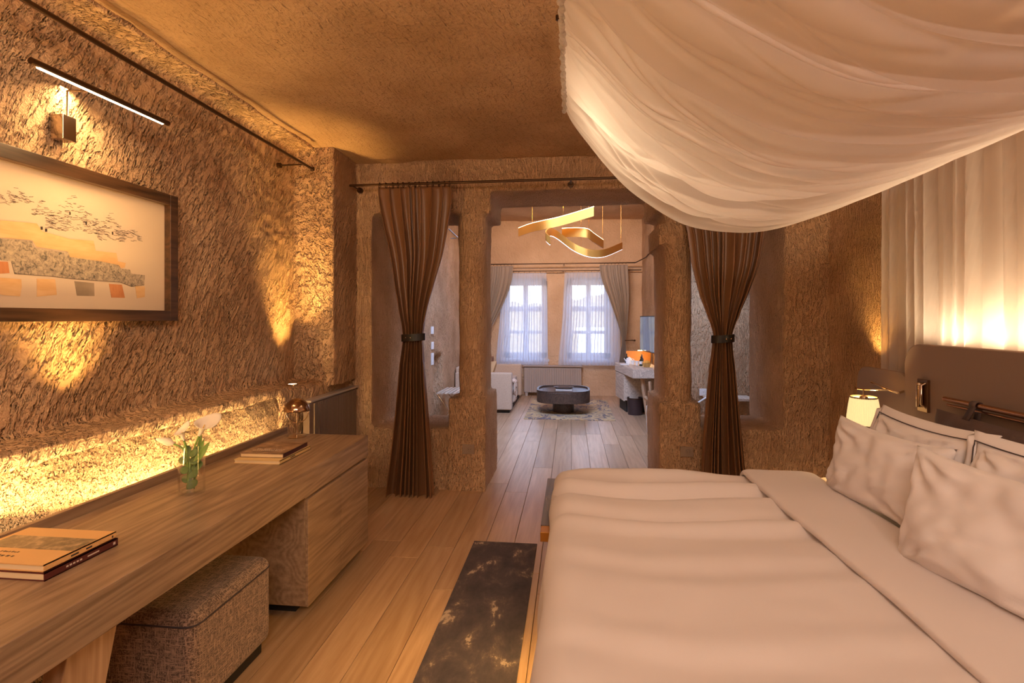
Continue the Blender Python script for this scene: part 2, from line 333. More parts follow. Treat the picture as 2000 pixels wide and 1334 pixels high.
def rock(name, boxes, m, voxel=.035, disp=.03, scale=.22, cyl=(), disp2=.0, smooth=3):
    b = MB()
    for q in boxes: b.box(*q)
    for (x, y, z0, z1, r0, r1) in cyl: b.cyl((x, y, z0), (x, y, z1), r0, r1, 24)
    o = b.build(name, m); o['kind'] = 'structure'
    r = o.modifiers.new('remesh', 'REMESH'); r.mode = 'VOXEL'; r.voxel_size = voxel; r.use_smooth_shade = True
    s = o.modifiers.new('smooth', 'SMOOTH'); s.factor = .5; s.iterations = smooth
    d = o.modifiers.new('displace', 'DISPLACE'); d.texture = clouds(scale); d.strength = disp; d.mid_level = .5; d.texture_coords = 'GLOBAL'
    if disp2:
        d = o.modifiers.new('displace2', 'DISPLACE'); d.texture = clouds(.045); d.strength = disp2; d.mid_level = .5; d.texture_coords = 'GLOBAL'
    return o

# ------------------------------------------------------------------ the shell
XL = -1.985
rock('wall_left_base', [(-2.7, XL, -1.7, 3.52, -.05, .985)], ROCK_P, .018, .02, .2, disp2=.022, smooth=1)
rock('wall_left', [(-2.7, XL - .04, -1.7, 3.52, .7, .9), (-2.7, XL + .008, -1.7, 3.52, .955, 1.02), (-2.7, -2.22, -1.7, 4.1, .9, 3.1), (-2.7, -1.96, 3.4, 4.6, -.05, .98),
                   (-2.7, -1.9, 4.06, 4.6, .96, 3.1), (-2.7, XL, 3.4, 4.6, .90, 1.0), (-2.3, -2.06, -1.7, 4.1, 2.86, 3.1)], ROCK_L, .02, .028, .3, disp2=.016, smooth=2)
rock('wall_partition', [(-2.6, -1.76, 4.516, 5.95, -.05, 3.6), (1.73, 2.5, 4.516, 5.4, -.05, 3.6),
                        (-1.9, -.95, 4.53, 5.2, -.05, .53), (.95, 1.9, 4.53, 5.2, -.05, .58),
                        (-1.06, -.735, 4.505, 5.24, -.05, .80), (.735, 1.075, 4.505, 5.24, -.05, .80),
                        (-.97, -.785, 4.60, 5.2, .5, 2.7), (.79, 1.0, 4.60, 5.2, .5, 2.7),
                        (-2.6, 2.5, 4.516, 5.2, 2.60, 3.6), (-1.9, -.85, 4.52, 5.2, 2.43, 2.7), (.85, 1.9, 4.52, 5.2, 2.43, 2.7),
                        (-.80, -.69, 4.53, 5.2, 2.42, 2.7), (.70, .9, 4.53, 5.2, 2.40, 2.7), (.74, .9, 4.55, 5.2, 2.12, 2.3)],
     ROCK, .02, .03, .35, disp2=.008, cyl=[(-.868, 4.64, .7, 2.7, .122, .13), (.905, 4.64, .7, 2.7, .112, .118)], smooth=1)
rock('wall_right', [(2.075, 2.6, -1.7, 4.7, -.05, 3.1)], ROCK, .045, .04, .25)
rock('wall_back', [(-2.7, 2.6, -2.0, -1.6, -.05, 3.1)], ROCK, .06, .04, .25)
rock('ceiling', [(-2.6, 2.6, -1.7, 4.6, 2.875, 3.15)], ROCK_C, .05, .05, .5)
rock('ceiling_living_room', [(-2.6, 2.6, 5.1, 11.0, 3.42, 3.75)], ROCK_F, .06, .05, .5)['label'] = 'rock ceiling of the far living room'
rock('wall_living_left', [(-2.6, -1.86, 5.9, 7.1, -.05, 3.6), (-2.6, -1.86, 7.1, 7.55, .98, 3.6), (-2.6, -2.05, 7.0, 7.7, -.05, 1.1), (-2.6, -1.86, 7.55, 11, -.05, 3.6)], ROCK, .05, .03, .25)
rock('wall_living_right', [(1.36, 2.6, 6.6, 11, -.05, 3.6), (2.2, 2.6, 5.1, 6.8, -.05, 3.6)], ROCK, .05, .03, .25)
YF = 10.36
WIN = [(-1.34, -.47), (-.09, .78)]; WZ0, WZ1 = .70, 2.30
rock('wall_window', [(-2.6, WIN[0][0], YF, YF + .42, -.05, 3.6), (WIN[0][1], WIN[1][0], YF, YF + .42, -.05, 3.6), (WIN[1][1], 2.6, YF, YF + .42, -.05, 3.6),
                     (-2.6, 2.6, YF, YF + .42, -.05, WZ0), (-2.6, 2.6, YF, YF + .42, WZ1, 3.6)], ROCK_F, .035, .015, .2, smooth=2)
# ceiling ledge crack line beside the left wall
# floor: every plank a piece
fl = MB().box(-2.6, 2.6, -1.8, 10.9, -.08, -.022).build('floor', plain('subfloor', (.03, .02, .014), .9)); fl['kind'] = 'structure'
pm = {}
def plank_mesh(L):
    if L not in pm:
        b = MB().box(-.094, .094, 0, L - .003, -.02, 0); me = bpy.data.meshes.new('plank'); me.from_pydata(b.v, [], b.f)
        bm = bmesh.new(); bm.from_mesh(me); bmesh.ops.recalc_face_normals(bm, faces=bm.faces)
        top = [e for e in bm.edges if all(v.co.z > -.001 for v in e.verts)]
        bmesh.ops.bevel(bm, geom=top, offset=.0016, segments=1, affect='EDGES'); bm.to_mesh(me); bm.free(); me.materials.append(OAK); pm[L] = me
    return pm[L]
x = -2.185; col = 0
while x < 2.2:
    y = -1.6 - (col * .83) % 1.9
    while y < 10.4:
        L = random.choice((1.6, 1.9, 2.2))
        if y + L > -1.0:
            o = bpy.data.objects.new('plank', plank_mesh(L)); C.objects.link(o); o.location = (x, y, 0); o.parent = fl
        y += L
    x += .1905; col += 1

# windows
def window(n, x0, x1):
    w = thing('window_%d' % n, 'white painted timber window with six panes', 'window', ((x0 + x1) / 2, YF + .25, WZ0)); w['kind'] = 'structure'
    del w['category']; del w['label']
    y0, y1 = YF + .22, YF + .27; X0, X1, Z0, Z1 = x0 - .02, x1 + .02, WZ0 - .01, WZ1 + .01
    ft = .085
    fr = MB().box(X0, X0 + ft + .05, y0, y1, Z0, Z1).box(X1 - ft - .05, X1, y0, y1, Z0, Z1).box(X0, X1, y0, y1, Z0, Z0 + .13).box(X0, X1, y0, y1, Z1 - .15, Z1)
    fr.build('frame', FRAMEW, w, bevel=.004)
    xc = (x0 + x1) / 2
    xa, xb = X0 + ft + .05, X1 - ft - .05
    zs = [Z0 + .13, 1.225, 1.69, Z1 - .15]
    MB().box(xc - .05, xc + .05, y0 - .01, y1 - .01, zs[0], zs[3]).build('mullion', FRAMEW, w, bevel=.004)
    MB().box(xa, xb, y0 - .012, y1 - .012, zs[1] - .03, zs[1] + .03).build('glazing_bar', FRAMEW, w, bevel=.004)
    MB().box(xa, xb, y0 - .018, y1 - .018, zs[2] - .05, zs[2] + .05).build('transom', FRAMEW, w, bevel=.004)
    for (a, b) in ((xa, xc - .05), (xc + .05, xb)):
        for (c, d) in ((zs[0], zs[1] - .03), (zs[1] + .03, zs[2] - .05), (zs[2] + .05, zs[3])):
            MB().box(a, b, y1 - .02, y1 - .016, c, d).build('pane', PANE, w)
    MB().box(x0 - .05, x1 + .05, YF - .03, YF + .24, WZ0 - .045, WZ0 + .005).build('window_sill', FRAMEW, w, bevel=.005)
window(1, *WIN[0]); window(2, *WIN[1])
# outside: cliff face and terrace wall
def hill(u, v):
    x = -14 + 28 * u; h = 2.6 + 1.8 * noise.noise(Vector((x * .25, 3, 0))) + .8 * noise.noise(Vector((x * .9, 8, 0)))
    z = -1 + (h + 1) * v; y = 24 + 5 * v * v + .9 * noise.noise(Vector((x * .6, 0, z * .7)))
    return (x, y, z)
tag(MB().grid(hill, 90, 24).build('cliff', STONE_OUT, smooth=180), 'pale sunlit rocky hillside seen through the window panes', 'cliff')
g = MB().box(-14, 14, 11.2, 25, -1.1, -1.0).build('ground', plain('pale_ground', (.62, .52, .38), .9, vary=.2)); g['kind'] = 'structure'
tw = MB().box(.2, 3.2, 15.0, 15.3, -1.0, 1.15).box(.15, 3.3, 14.94, 15.36, 1.15, 1.24)
tag(tw.build('garden_wall', plain('white_render', (.8, .74, .66), .9), bevel=.02), 'pale garden wall outside the right window', 'garden wall')

# ------------------------------------------------------------------ curtains
def interp(tab, z, k):
    if z >= tab[0][0]: return tab[0][k]
    for a, b in zip(tab, tab[1:]):
        if z >= b[0]:
            t = (a[0] - z) / (a[0] - b[0]); return a[k] + (b[k] - a[k]) * (t if True else t)
    return tab[-1][k]
def smooth_tab(tab):
    # Catmull-Rom resampled profile of (z, left, right)
    out = []; n = len(tab)
    for i in range(n - 1):
        p0, p1, p2, p3 = tab[max(i - 1, 0)], tab[i], tab[i + 1], tab[min(i + 2, n - 1)]
        for s in range(8):
            t = s / 8
            out.append(tuple(.5 * (2 * p1[k] + (p2[k] - p0[k]) * t + (2 * p0[k] - 5 * p1[k] + 4 * p2[k] - p3[k]) * t * t + (3 * p1[k] - p0[k] - 3 * p2[k] + p3[k]) * t ** 3) if k else p1[0] + (p2[0] - p1[0]) * t for k in range(3)))
    out.append(tab[-1]); return out
def curtain_cloth(name, tab, Y, m, folds, amp, seed, parent=None, nu=None, nv=90, solid=.002, pinch=None, top_pleat=True, tie_z=None):
    tab = smooth_tab(tab); z1, z0 = tab[0][0], tab[-1][0]; nu = nu or folds * 14; tz_ = 1 if folds > 9 else .55
    rnd = random.Random(seed); ph = [rnd.uniform(0, 6) for _ in range(6)]
    def fn(u, v):
        z = z1 + (z0 - z1) * v; xl = interp(tab, z, 1); xr = interp(tab, z, 2)
        uu = u + .35 / folds * math.sin(2 * PI * u * 1.7 + ph[0]) + .12 / folds * math.sin(2 * PI * (u * 3.1 + v * .6) + ph[1])
        w = xr - xl
        wave = math.cos(2 * PI * folds * uu) + .35 * math.sin(2 * PI * folds * .53 * uu + ph[2] + v * 1.4) + .22 * tz_ * math.cos(2 * PI * folds * 1.9 * uu + ph[3] - v)
        skew = math.sin(2 * PI * folds * uu) * .28 / folds
        a = amp * (.8 + .2 * math.sin(v * 5 + ph[4]))
        if top_pleat: a *= .45 + .55 * min(1, v * 6)
        if tie_z is not None: a *= .65 + .35 * min(1, abs(z - tie_z) / .35)
        x = xl + w * min(1, max(0, (u + skew * (1 if w > .2 else .4))))
        return (x, Y + a * wave * .6, z)
    return MB().grid(fn, nu, nv).build(name, m, parent, smooth=180, solid=solid)
def ring(p, r, m, parent, axis='X', tr=.0035):
    pts = [Vector(p) + (Vector((0, math.cos(t), math.sin(t))) if axis == 'X' else Vector((math.cos(t), 0, math.sin(t)))) * r for t in [2 * PI * i / 16 for i in range(16)]]
    return MB().tube(pts, tr, 6, closed=True).build('ring', m, parent, smooth=180)
def brown_curtain(label, px, Y, side, seed):
    tab = [(aY(l, y, Y)[2], aY(l, y, Y)[0], aY(r, y, Y)[0]) for (y, l, r) in px]
    t = thing('brown_curtain', label, 'curtain', ((tab[-1][1] + tab[-1][2]) / 2, Y, 0))
    tz = aY(800, 659, Y)[2]
    curtain_cloth('cloth', tab, Y, SATIN, 9, .075, seed, t, nu=300, nv=110, tie_z=tz)
    xl, xr = interp(smooth_tab(tab), tz, 1), interp(smooth_tab(tab), tz, 2); cx, w = (xl + xr) / 2, (xr - xl) / 2 + .012
    b = MB(); n = 28; vs = []
    for k, (dz, o) in enumerate(((-.03, 0), (.03, 0), (.03, .006), (-.03, .006))):
        for j in range(n): a = 2 * PI * j / n; vs.append((cx + (w + o) * math.cos(a), Y + (.055 + o) * math.sin(a), tz + dz + .006 * math.cos(a)))
    fs = [(i * n + j, i * n + (j + 1) % n, ((i + 1) % 4) * n + (j + 1) % n, ((i + 1) % 4) * n + j) for i in range(4) for j in range(n)]
    tb = b.add(vs, fs).build('tie_band', BLACK, t, smooth=50)
    for dx in (-.028, .012):
        cc = cx + (dx - .02) * side; MB().lathe([(0.001, 0), (.005, .0), (.004, .003), (.001, .004)], (0, 0, 0), 12).build('stud', CHROME, tb, smooth=60)
        st = bpy.data.objects[-1] if False else tb.children[-1]
        st.rotation_euler = (PI / 2, 0, 0); st.location = (cc, Y - .0605 * math.sqrt(max(0, 1 - ((cc - cx) / w) ** 2)) - .001, tz)
    return t, tab
YC = 4.33
tL, tabL = brown_curtain('brown satin curtain tied with a black band, left of the doorway', [(366, 737, 884), (385, 738, 886), (430, 746, 880), (500, 762, 866), (560, 772, 848), (610, 781, 834), (645, 787, 828), (660, 788, 826), (675, 787, 827), (710, 783, 829), (790, 777, 834), (880, 768, 840), (976, 757, 846)], YC, 1, 3)
tR, tabR = brown_curtain('brown satin curtain tied with a black band, right of the doorway', [(366, 1320, 1502), (400, 1328, 1501), (455, 1342, 1495), (520, 1352, 1483), (580, 1368, 1460), (620, 1383, 1443), (645, 1392, 1433), (657, 1394, 1430), (672, 1392, 1431), (720, 1386, 1436), (800, 1378, 1443), (900, 1370, 1452), (975, 1366, 1460)], YC, -1, 11)
ZR = aY(940, 355, YC)[2]
rodt = thing('curtain_rod', 'dark bronze rod across the top of the doorway wall', 'curtain rod', (0, YC, ZR))
rx0, rx1 = aY(683, 355, YC)[0], 1.93
MB().cyl((rx0, YC, ZR), (rx1, YC, ZR), .0105, n=12).build('rod', BRONZE, rodt, smooth=60)
for x in (rx0 + .02, 0, rx1 - .02): MB().cyl((x, YC, ZR), (x, 4.54, ZR), .007, n=8).cyl((x, 4.49, ZR), (x, 4.53, ZR), .025, n=12).build('bracket', BRONZE, rodt, smooth=60)
for tt, tab in ((tL, tabL), (tR, tabR)):
    for i in range(13):
        x = tab[0][1] + (tab[0][2] - tab[0][1]) * (i + .5) / 13 + random.uniform(-.012, .012)
        ring((x, YC, ZR - .008), .022, BRONZE, tt)
# rod along the left wall
ta = thing('curtain_rod', 'long dark rod running along the ceiling edge of the left wall', 'curtain rod', (-2.0, 3.6, 2.65))
e0, e1 = aX(610, 330, -2.0), aX(60, 0, -2.0)
MB().cyl(e0, (-2.0, -1.4, e1[2] + (e1[2] - e0[2]) * .0), .011, n=12).build('rod', BRONZE, ta, smooth=60)
MB().lathe([(.001, -.02), (.016, -.015), (.018, 0), (.016, .015), (.001, .02)], (0, 0, 0), 12).build('finial', BRONZE, ta, smooth=60).location = Vector(e0) - Vector((0, 0, 0))
for y in (e0[1] - .12, 1.2): MB().cyl((-2.0, y, e0[2]), (-2.24, y, e0[2]), .006, n=8).cyl((-2.19, y, e0[2]), (-2.215, y, e0[2]), .02, n=12).build('bracket', BRONZE, ta, smooth=60)

# ------------------------------------------------------------------ desk side
YD1 = 3.265; XD0, XD1 = -1.855, -1.293
desk = thing('long_desk', 'long grey ash desk along the left wall with two-door cabinet', 'desk', (-1.57, 2, 0))
MB().box(XD0, XD1, -.2, YD1, .62, .75).build('top', ASH, desk, bevel=.003)
MB().box(XD0 - .018, XD0 + .004, -.2, YD1 + .02, .70, .79).build('back_rail', ASHD, desk, bevel=.002)
MB().box(XD0, -1.31, 2.485, 3.25, .07, .618).build('cabinet_body', ASHD, desk, bevel=.002)
MB().box(XD0 + .06, -1.40, 2.56, 3.18, .0, .07).build('plinth', BLK, desk)
for y0, y1 in ((2.487, 2.862), (2.866, 3.262)): MB().box(-1.31, XD1 - .002, y0, y1, .068, .603).build('door', ASH, desk, bevel=.002)
MB().prism([(1.30, .62), (1.46, .62), (1.30, 0), (1.14, 0)], -1.42, -1.36, Matrix(((0, 0, 1, 0), (1, 0, 0, 0), (0, 1, 0, 0), (0, 0, 0, 1)))).build('leg', LEGW, desk, bevel=.003)
MB().prism([(1.30, .62), (1.46, .62), (1.30, 0), (1.14, 0)], -1.80, -1.74, Matrix(((0, 0, 1, 0), (1, 0, 0, 0), (0, 1, 0, 0), (0, 0, 0, 1)))).build('leg', LEGW, desk, bevel=.003)
tag(MB().box(-1.905, -1.878, .0, 3.3, .735, .755).build('led_strip', LED), 'glowing light strip behind the desk rail', 'light strip')

# ledge uplights
for (x, y, lb) in ((-2.06, 2.1, 'small recessed uplight in the rock ledge below the picture'), (-2.06, 3.72, 'small recessed uplight at the far end of the rock ledge')):
    t = thing('uplight', lb, 'uplight', (x, y, 1.0), 'uplights in the rock ledge')
    MB().lathe([(.030, 0), (.042, 0), (.042, .012), (.030, .014)], (x, y, .998), 24, cap=False).build('trim_ring', CHROME, t, smooth=40)
    MB().lathe([(.001, .008), (.031, .008)], (x, y, .998), 24, cap=False).build('lens', SPOTG, t)

# radiator cover by the desk
t = thing('radiator_cover', 'brown ribbed radiator cover in the corner behind the desk lamp', 'radiator', (-1.95, 4.1, 0))
MB().box(-1.935, -1.885, 3.64, 4.48, .08, .890).build('casing', RADL, t, bevel=.003)
b = MB(); k = 3.70
while k < 4.45: b.box(-1.885, -1.874, k, k + .012, .12, .875); k += .024
o = b.build('slat', RADL, t); o['kind'] = 'stuff'
MB().box(-1.94, -1.868, 3.63, 4.49, .890, .905).build('top_plate', plain('radiator_top', (.42, .36, .34), .3), t, bevel=.002)

# ottoman
ot = thing('ottoman', 'square tweed ottoman tucked under the desk', 'ottoman', (-1.58, 2.0, 0))
MB().box(-1.80, -1.347, 1.756, 2.263, .05, .43).build('body', TWEED, ot, bevel=.045, seg=5)
pts = []
for (cx_, cy_, a0) in ((-1.392, 2.218, 0), (-1.755, 2.218, 90), (-1.755, 1.801, 180), (-1.392, 1.801, 270)):
    for i in range(5): a = math.radians(a0 + i * 22.5); pts.append((cx_ + .0455 * math.cos(a), cy_ + .0455 * math.sin(a), .385))
MB().tube(pts, .0035, 6, closed=True).build('seam', PIPING, ot, smooth=180)
MB().box(-1.77, -1.38, 1.79, 2.23, .0, .055).build('plinth', BLK, ot, bevel=.004)

# books
def book(name, label, cat, x0, x1, y0, y1, z, th, cover, spine_side, marks, group='books on the desk', rot=0, pic=None):
    c = Vector(((x0 + x1) / 2, (y0 + y1) / 2, z)); M = Matrix.Translation(c) @ Matrix.Rotation(math.radians(rot), 4, 'Z') @ Matrix.Translation(-c)
    t = thing(name, label, cat, c, group)
    MB().box(x0, x1, y0, y1, z + .0005, z + .003, M).box(x0, x1, y0, y1, z + th - .003, z + th, M).box(x1 - .003, x1, y0, y1, z + .0005, z + th, M).build('cover', cover, t)
    MB().box(x0 + .003, x1 - .004, y0 + .003, y1 - .003, z + .003, z + th - .003, M).build('pages', PAPER, t)
    for (mm, quads) in marks:
        rows = {}
        for k_, (a, bb, cc, d, face) in enumerate(quads): rows.setdefault(('top', round(cc, 3)) if face == 'top' else ('side', round(a / .06)), []).append((a, bb, cc, d, face))
        for grp in rows.values():
            b = MB()
            for (a, bb, cc, d, face) in grp:
                if face == 'top': b.box(a, bb, cc, d, z + th, z + th + .0006, M)
                else: b.box(x1, x1 + .0006, a, bb, z + cc, z + d, M)
            b.build('lettering', mm, t)
CREAM = plain('cream_cover', (.80, .48, .20), .45); MAROON = plain('maroon_cover', (.10, .018, .018), .4); YELC = plain('yellow_cover', (.74, .52, .24), .5)
BRN = patchy('painted_cover', [(.35, (.10, .05, .03)), (.5, (.26, .15, .09)), (.65, (.42, .26, .16))], (14, 20, 14), 4, rough=.35, bump=0)
INK = plain('ink', (.06, .04, .03), .6); PALEINK = plain('pale_ink', (.7, .6, .52), .6); REDDK = plain('dark_book_spine', (.05, .012, .02), .35)
PHOTO = patchy('cover_photograph', [(.3, (.10, .08, .05)), (.5, (.26, .19, .11)), (.68, (.62, .44, .26))], (30, 30, 30), 5, rough=.4, bump=0)
def script_row(x0, x1, y, h, n, rnd=random.Random(4)):
    out = []; x = x0; st = (x1 - x0) / n
    for i in range(n):
        w = st * rnd.uniform(.3, .75); out.append((x, x + w, y, y + h * rnd.uniform(.5, 1), 'top')); x += st
    return out
book('book', 'dark red spined hardback at the bottom of the front stack', 'book', -1.81, -1.490, 1.345, 1.59, .75, .024, MAROON, 0,
     [(PALEINK, [(1.41 + i * .011, 1.417 + i * .011, .010, .015, 'side') for i in range(5)] + [(1.48, 1.52, .010, .014, 'side'), (1.572, 1.58, .008, .016, 'side')])])
book('book', 'orange cream book with a photograph band, on top of the front stack', 'book', -1.815, -1.495, 1.348, 1.588, .7745, .021, CREAM, 0,
     [(PHOTO, [(-1.80, -1.50, 1.44, 1.525, 'top')]), (INK, script_row(-1.78, -1.65, 1.412, .008, 14) + script_row(-1.79, -1.63, 1.385, .012, 9) + [(1.43, 1.455, .008, .013, 'side'), (1.48, 1.50, .008, .013, 'side'), (1.572, 1.577, .006, .013, 'side')])])
book('book', 'yellow paperback at the bottom of the far stack by the desk lamp', 'book', -1.735, -1.483, 2.555, 2.875, .75, .020, YELC, 0, [(INK, [(2.66 + i * .012, 2.668 + i * .012, .006, .014, 'side') for i in range(4)])])
book('book', 'brown art book with pale lettering on top of the far stack', 'book', -1.732, -1.495, 2.60, 2.865, .7705, .022, BRN, 0,
     [(REDDK, [(2.60, 2.865, .0005, .0215, 'side')]), (PALEINK, script_row(-1.70, -1.53, 2.66, .014, 15) + script_row(-1.69, -1.53, 2.685, .012, 12))], rot=1.5)

# vase with calla lilies
vx, vy, vz = -1.624, 2.105, .75
va = thing('glass_vase', 'clear cylindrical glass vase on the desk', 'vase', (vx, vy, vz))
R = .051; hh = .205
MB().lathe([(.001, 0), (R, 0), (R, hh), (R - .004, hh), (R - .004, .012), (.001, .012)], (vx, vy, vz + .0005), 48, cap=False).build('glass', GLASS, va, smooth=40)
MB().lathe([(.001, .0125), (R - .0045, .0125), (R - .0045, .075), (.001, .075)], (vx, vy, vz + .0005), 40, cap=False).build('water', WATER, va, smooth=40)
def bez(p, n=14):
    p = [Vector(q) for q in p]; out = []
    for i in range(n + 1):
        t = i / n; out.append(p[0] * (1 - t) ** 3 + 3 * p[1] * t * (1 - t) ** 2 + 3 * p[2] * t * t * (1 - t) + p[3] * t ** 3)
    return out
def calla(name, label, pts, size, tilt, closed=False):
    base = Vector((vx, vy, vz))
    t = thing(name, label, 'flower', base + Vector((0, 0, .015)), 'flowers in the glass vase')
    st = bez([base + Vector(q) for q in pts]); MB().tube(st, [.0042] * len(st), 8).build('stem', GREEN, t, smooth=180)
    top = st[-1]; d = (st[-1] - st[-3]).normalized()
    q = d.to_track_quat('Z', 'Y').to_matrix().to_4x4(); M = Matrix.Translation(top) @ q @ Matrix.Rotation(tilt, 4, 'Z')
    op = .35 if closed else 1
    def fn(u, v):
        a = 2 * PI * u; r = size * (.07 + op * (.16 * v + .36 * v ** 3) + (0 if not closed else .2 * math.sin(PI * v)))
        lip = (1 + math.cos(a)) / 2
        z = size * (v * (1.0 + .55 * lip ** 3) - .25 * v ** 4 * (1 - lip) * op)
        bend = .35 * size * v * v * lip ** 2 * op
        return M @ Vector((r * math.cos(a) + bend, r * math.sin(a) * 1.05, z))
    MB().grid(fn, 28, 14, closed_u=True).build('petal', PETAL, t, smooth=180, solid=.0012)
    if not closed: MB().tube([M @ Vector((0, 0, size * .1)), M @ Vector((.003, 0, size * .8))], [.003, .002], 8).build('spadix', plain('spadix_yellow', (.8, .5, .1), .6), t, smooth=180)
calla('calla_lily', 'large open calla lily leaning right over the vase rim', [(-.012, -.01, .016), (-.01, 0, .10), (.0, 0, .18), (.035, .0, .245)], .066, -.2)
calla('calla_lily', 'smaller calla lily drooping left at the vase rim', [(-.015, .0, .016), (-.02, .0, .10), (-.01, .0, .16), (-.028, -.01, .225)], .048, 2.4)
calla('calla_lily', 'closed cream tulip-shaped bud bending far left of the vase', [(-.02, .01, .016), (0, .01, .10), (.0, .0, .19), (-.075, -.01, .208)], .046, 0, True)
lf = thing('green_foliage', 'broad green leaves standing in the glass vase', 'foliage', (vx, vy, vz + .015), 'flowers in the glass vase')
def leaf(p, d, L, w, m, nm='leaf', cup=.15):
    d = Vector(d).normalized(); sd = d.cross(Vector((.2, -1, .1))).normalized(); nn = sd.cross(d)
    def fn(u, v):
        t = v; ww = w * math.sin(PI * min(1, t * .97 + .03)) ** .8 * (u * 2 - 1)
        return Vector(p) + d * L * t + sd * ww + nn * (cup * w * (abs(u * 2 - 1) ** 2 * 1.5 + math.sin(PI * t) * .6))
    return MB().grid(fn, 6, 12).build(nm, m, lf, smooth=180, solid=.0008)
B = Vector((vx, vy, vz))
for (p, d, L, w) in (((.005, .01, .04), (.12, .05, 1), .225, .012), ((.0, .01, .07), (.32, .0, 1), .17, .012), ((-.012, 0, .07), (-.12, 0, 1), .16, .012), ((.015, -.01, .12), (.6, 0, .8), .13, .014)):
    leaf(B + Vector(p), d, L, w, GREEN)
MB().tube(bez([B + Vector((.012, 0, .016)), B + Vector((.014, 0, .08)), B + Vector((.012, .005, .14)), B + Vector((.02, 0, .2))]), .002, 6).build('twig', LEAFG, lf, smooth=180)
for i, (dx, dz) in enumerate(((.030, .035), (-.028, .05), (.030, .075), (-.030, .09), (.031, .105), (.03, .135), (-.028, .135), (.026, .165), (-.03, .175))):
    c = B + Vector((dx * .75, random.uniform(-.025, .01), dz + .01)); rr = random.uniform(.017, .024)
    def fn(u, v, c=c, rr=rr, s=1 if dx > 0 else -1):
        a = 2 * PI * u; return c + Vector((rr * v * math.cos(a) * 1.1, rr * v * math.sin(a) * .5 - .003 * v * v, rr * v * math.sin(a) * .8 + s * rr * v * math.cos(a) * .2))
    MB().grid(fn, 14, 3, closed_u=True).build('round_leaf', LEAFG, lf, smooth=180, solid=.0008)

# desk lamp with a dome shade
lx, ly, lz = -1.726, 3.17, .75
la = thing('table_lamp', 'small polished metal dome lamp at the far end of the desk', 'lamp', (lx, ly, lz))
MB().lathe([(.001, 0), (.058, 0), (.06, .004), (.03, .009), (.008, .012), (.001, .013)], (lx, ly, lz + .0005), 36, cap=False).build('base', CHROME, la, smooth=60)
MB().cyl((lx, ly, lz + .01), (lx, ly, lz + .17), .0045, n=12).build('pole', CHROME, la, smooth=60)
pts = [(lx + .076 * math.cos(a), ly, lz + .165 + .076 * math.sin(a)) for a in [PI + PI * i / 24 for i in range(25)]]
MB().tube(pts, .003, 8).build('arc_arm', CHROME, la, smooth=180)
DOME = plain('bronze_mirror', (.42, .27, .18), .16, 1)
def dome(a0, a1, r):
    def fn(u, v):
        a = a0 + (a1 - a0) * u; b = PI / 2 * v; return (lx + r * math.cos(b) * math.cos(a), ly + r * math.cos(b) * math.sin(a), lz + .165 + r * math.sin(b))
    return fn
MB().grid(dome(-PI * .92, PI * .35, .078), 40, 16).build('shade', DOME, la, smooth=180, solid=.0015)
MB().grid(dome(PI * .2, PI * 1.15, .073), 32, 16).build('inner_shade', DOME, la, smooth=180, solid=.0015)
MB().lathe([(.001, .0), (.02, .002), (.022, .012), (.012, .03), (.001, .034)], (lx, ly, lz + .165), 20, cap=False).build('bulb_holder', BRASS, la, smooth=60)

# framed picture
XW = -2.2; PY1 = 2.69; PZ0, PZ1 = 1.487, 2.17; PY0 = PY1 - 1.35
pf = thing('framed_picture', 'walnut framed drawing of stepped cave dwellings on the left wall', 'picture', (XW, 2.0, PZ0))
fw = .055
fr = MB().box(XW - .03, XW + .045, PY1 - fw, PY1, PZ0, PZ1).box(XW - .03, XW + .045, PY0, PY0 + fw, PZ0, PZ1).box(XW - .03, XW + .045, PY0 + fw, PY1 - fw, PZ0, PZ0 + fw).box(XW - .03, XW + .045, PY0 + fw, PY1 - fw, PZ1 - fw, PZ1)
fr.build('frame', WALNUT, pf, bevel=.002)
MB().box(XW - .02, XW + .008, PY0 + fw - .01, PY1 - fw + .01, PZ0 + fw - .01, PZ1 - fw + .01).build('paper', plain('paper', (.72, .56, .43), .8), pf)
dX = XW + .0082
def flat(poly, name, m, lift=0):
    pts = [aX(px, py, dX) for px, py in poly]
    n = len(pts); MB().add([(dX + lift, p[1], p[2]) for p in pts] + [(dX + lift + .0006, p[1], p[2]) for p in pts], [tuple(range(n))[::-1], tuple(range(n, 2 * n))] + [(i, (i + 1) % n, (i + 1) % n + n, i + n) for i in range(n)]).build(name, m, pf)
def q(c): return [(x / 4.6, 330 + y / 4.6) for x, y in c]
OR1 = patchy('orange_wash', [(.35, (.72, .42, .20)), (.65, (.80, .52, .27))], (14, 6, 30), 3, rough=.9, bump=0)
GRW = patchy('grey_ink_wash', [(.36, (.10, .09, .08)), (.48, (.36, .28, .22)), (.62, (.54, .42, .31))], (60, 60, 60), 6, rough=.9, bump=0, distort=1)
RDW = patchy('rust_wash', [(.35, (.55, .20, .08)), (.65, (.66, .28, .12))], (30, 30, 10), 3, rough=.9, bump=0); TPW = plain('taupe_wash', (.38, .28, .20), .9, vary=.3)
flat(q([(-330, 430), (330, 490), (380, 560), (630, 630), (840, 645), (860, 735), (1045, 755), (1060, 830), (1130, 845), (1120, 885), (1060, 900), (880, 860), (620, 800), (600, 740), (330, 700), (290, 640), (-330, 590)]), 'ochre_terrace', OR1)
flat(q([(-330, 595), (285, 650), (310, 705), (560, 750), (610, 745), (625, 790), (900, 830), (1065, 865), (1085, 895), (1165, 905), (1180, 940), (1300, 955), (1295, 1040), (1180, 1055), (1080, 1015), (640, 985), (440, 960), (130, 940), (100, 830), (-330, 780)]), 'grey_terrace', GRW, .0008)
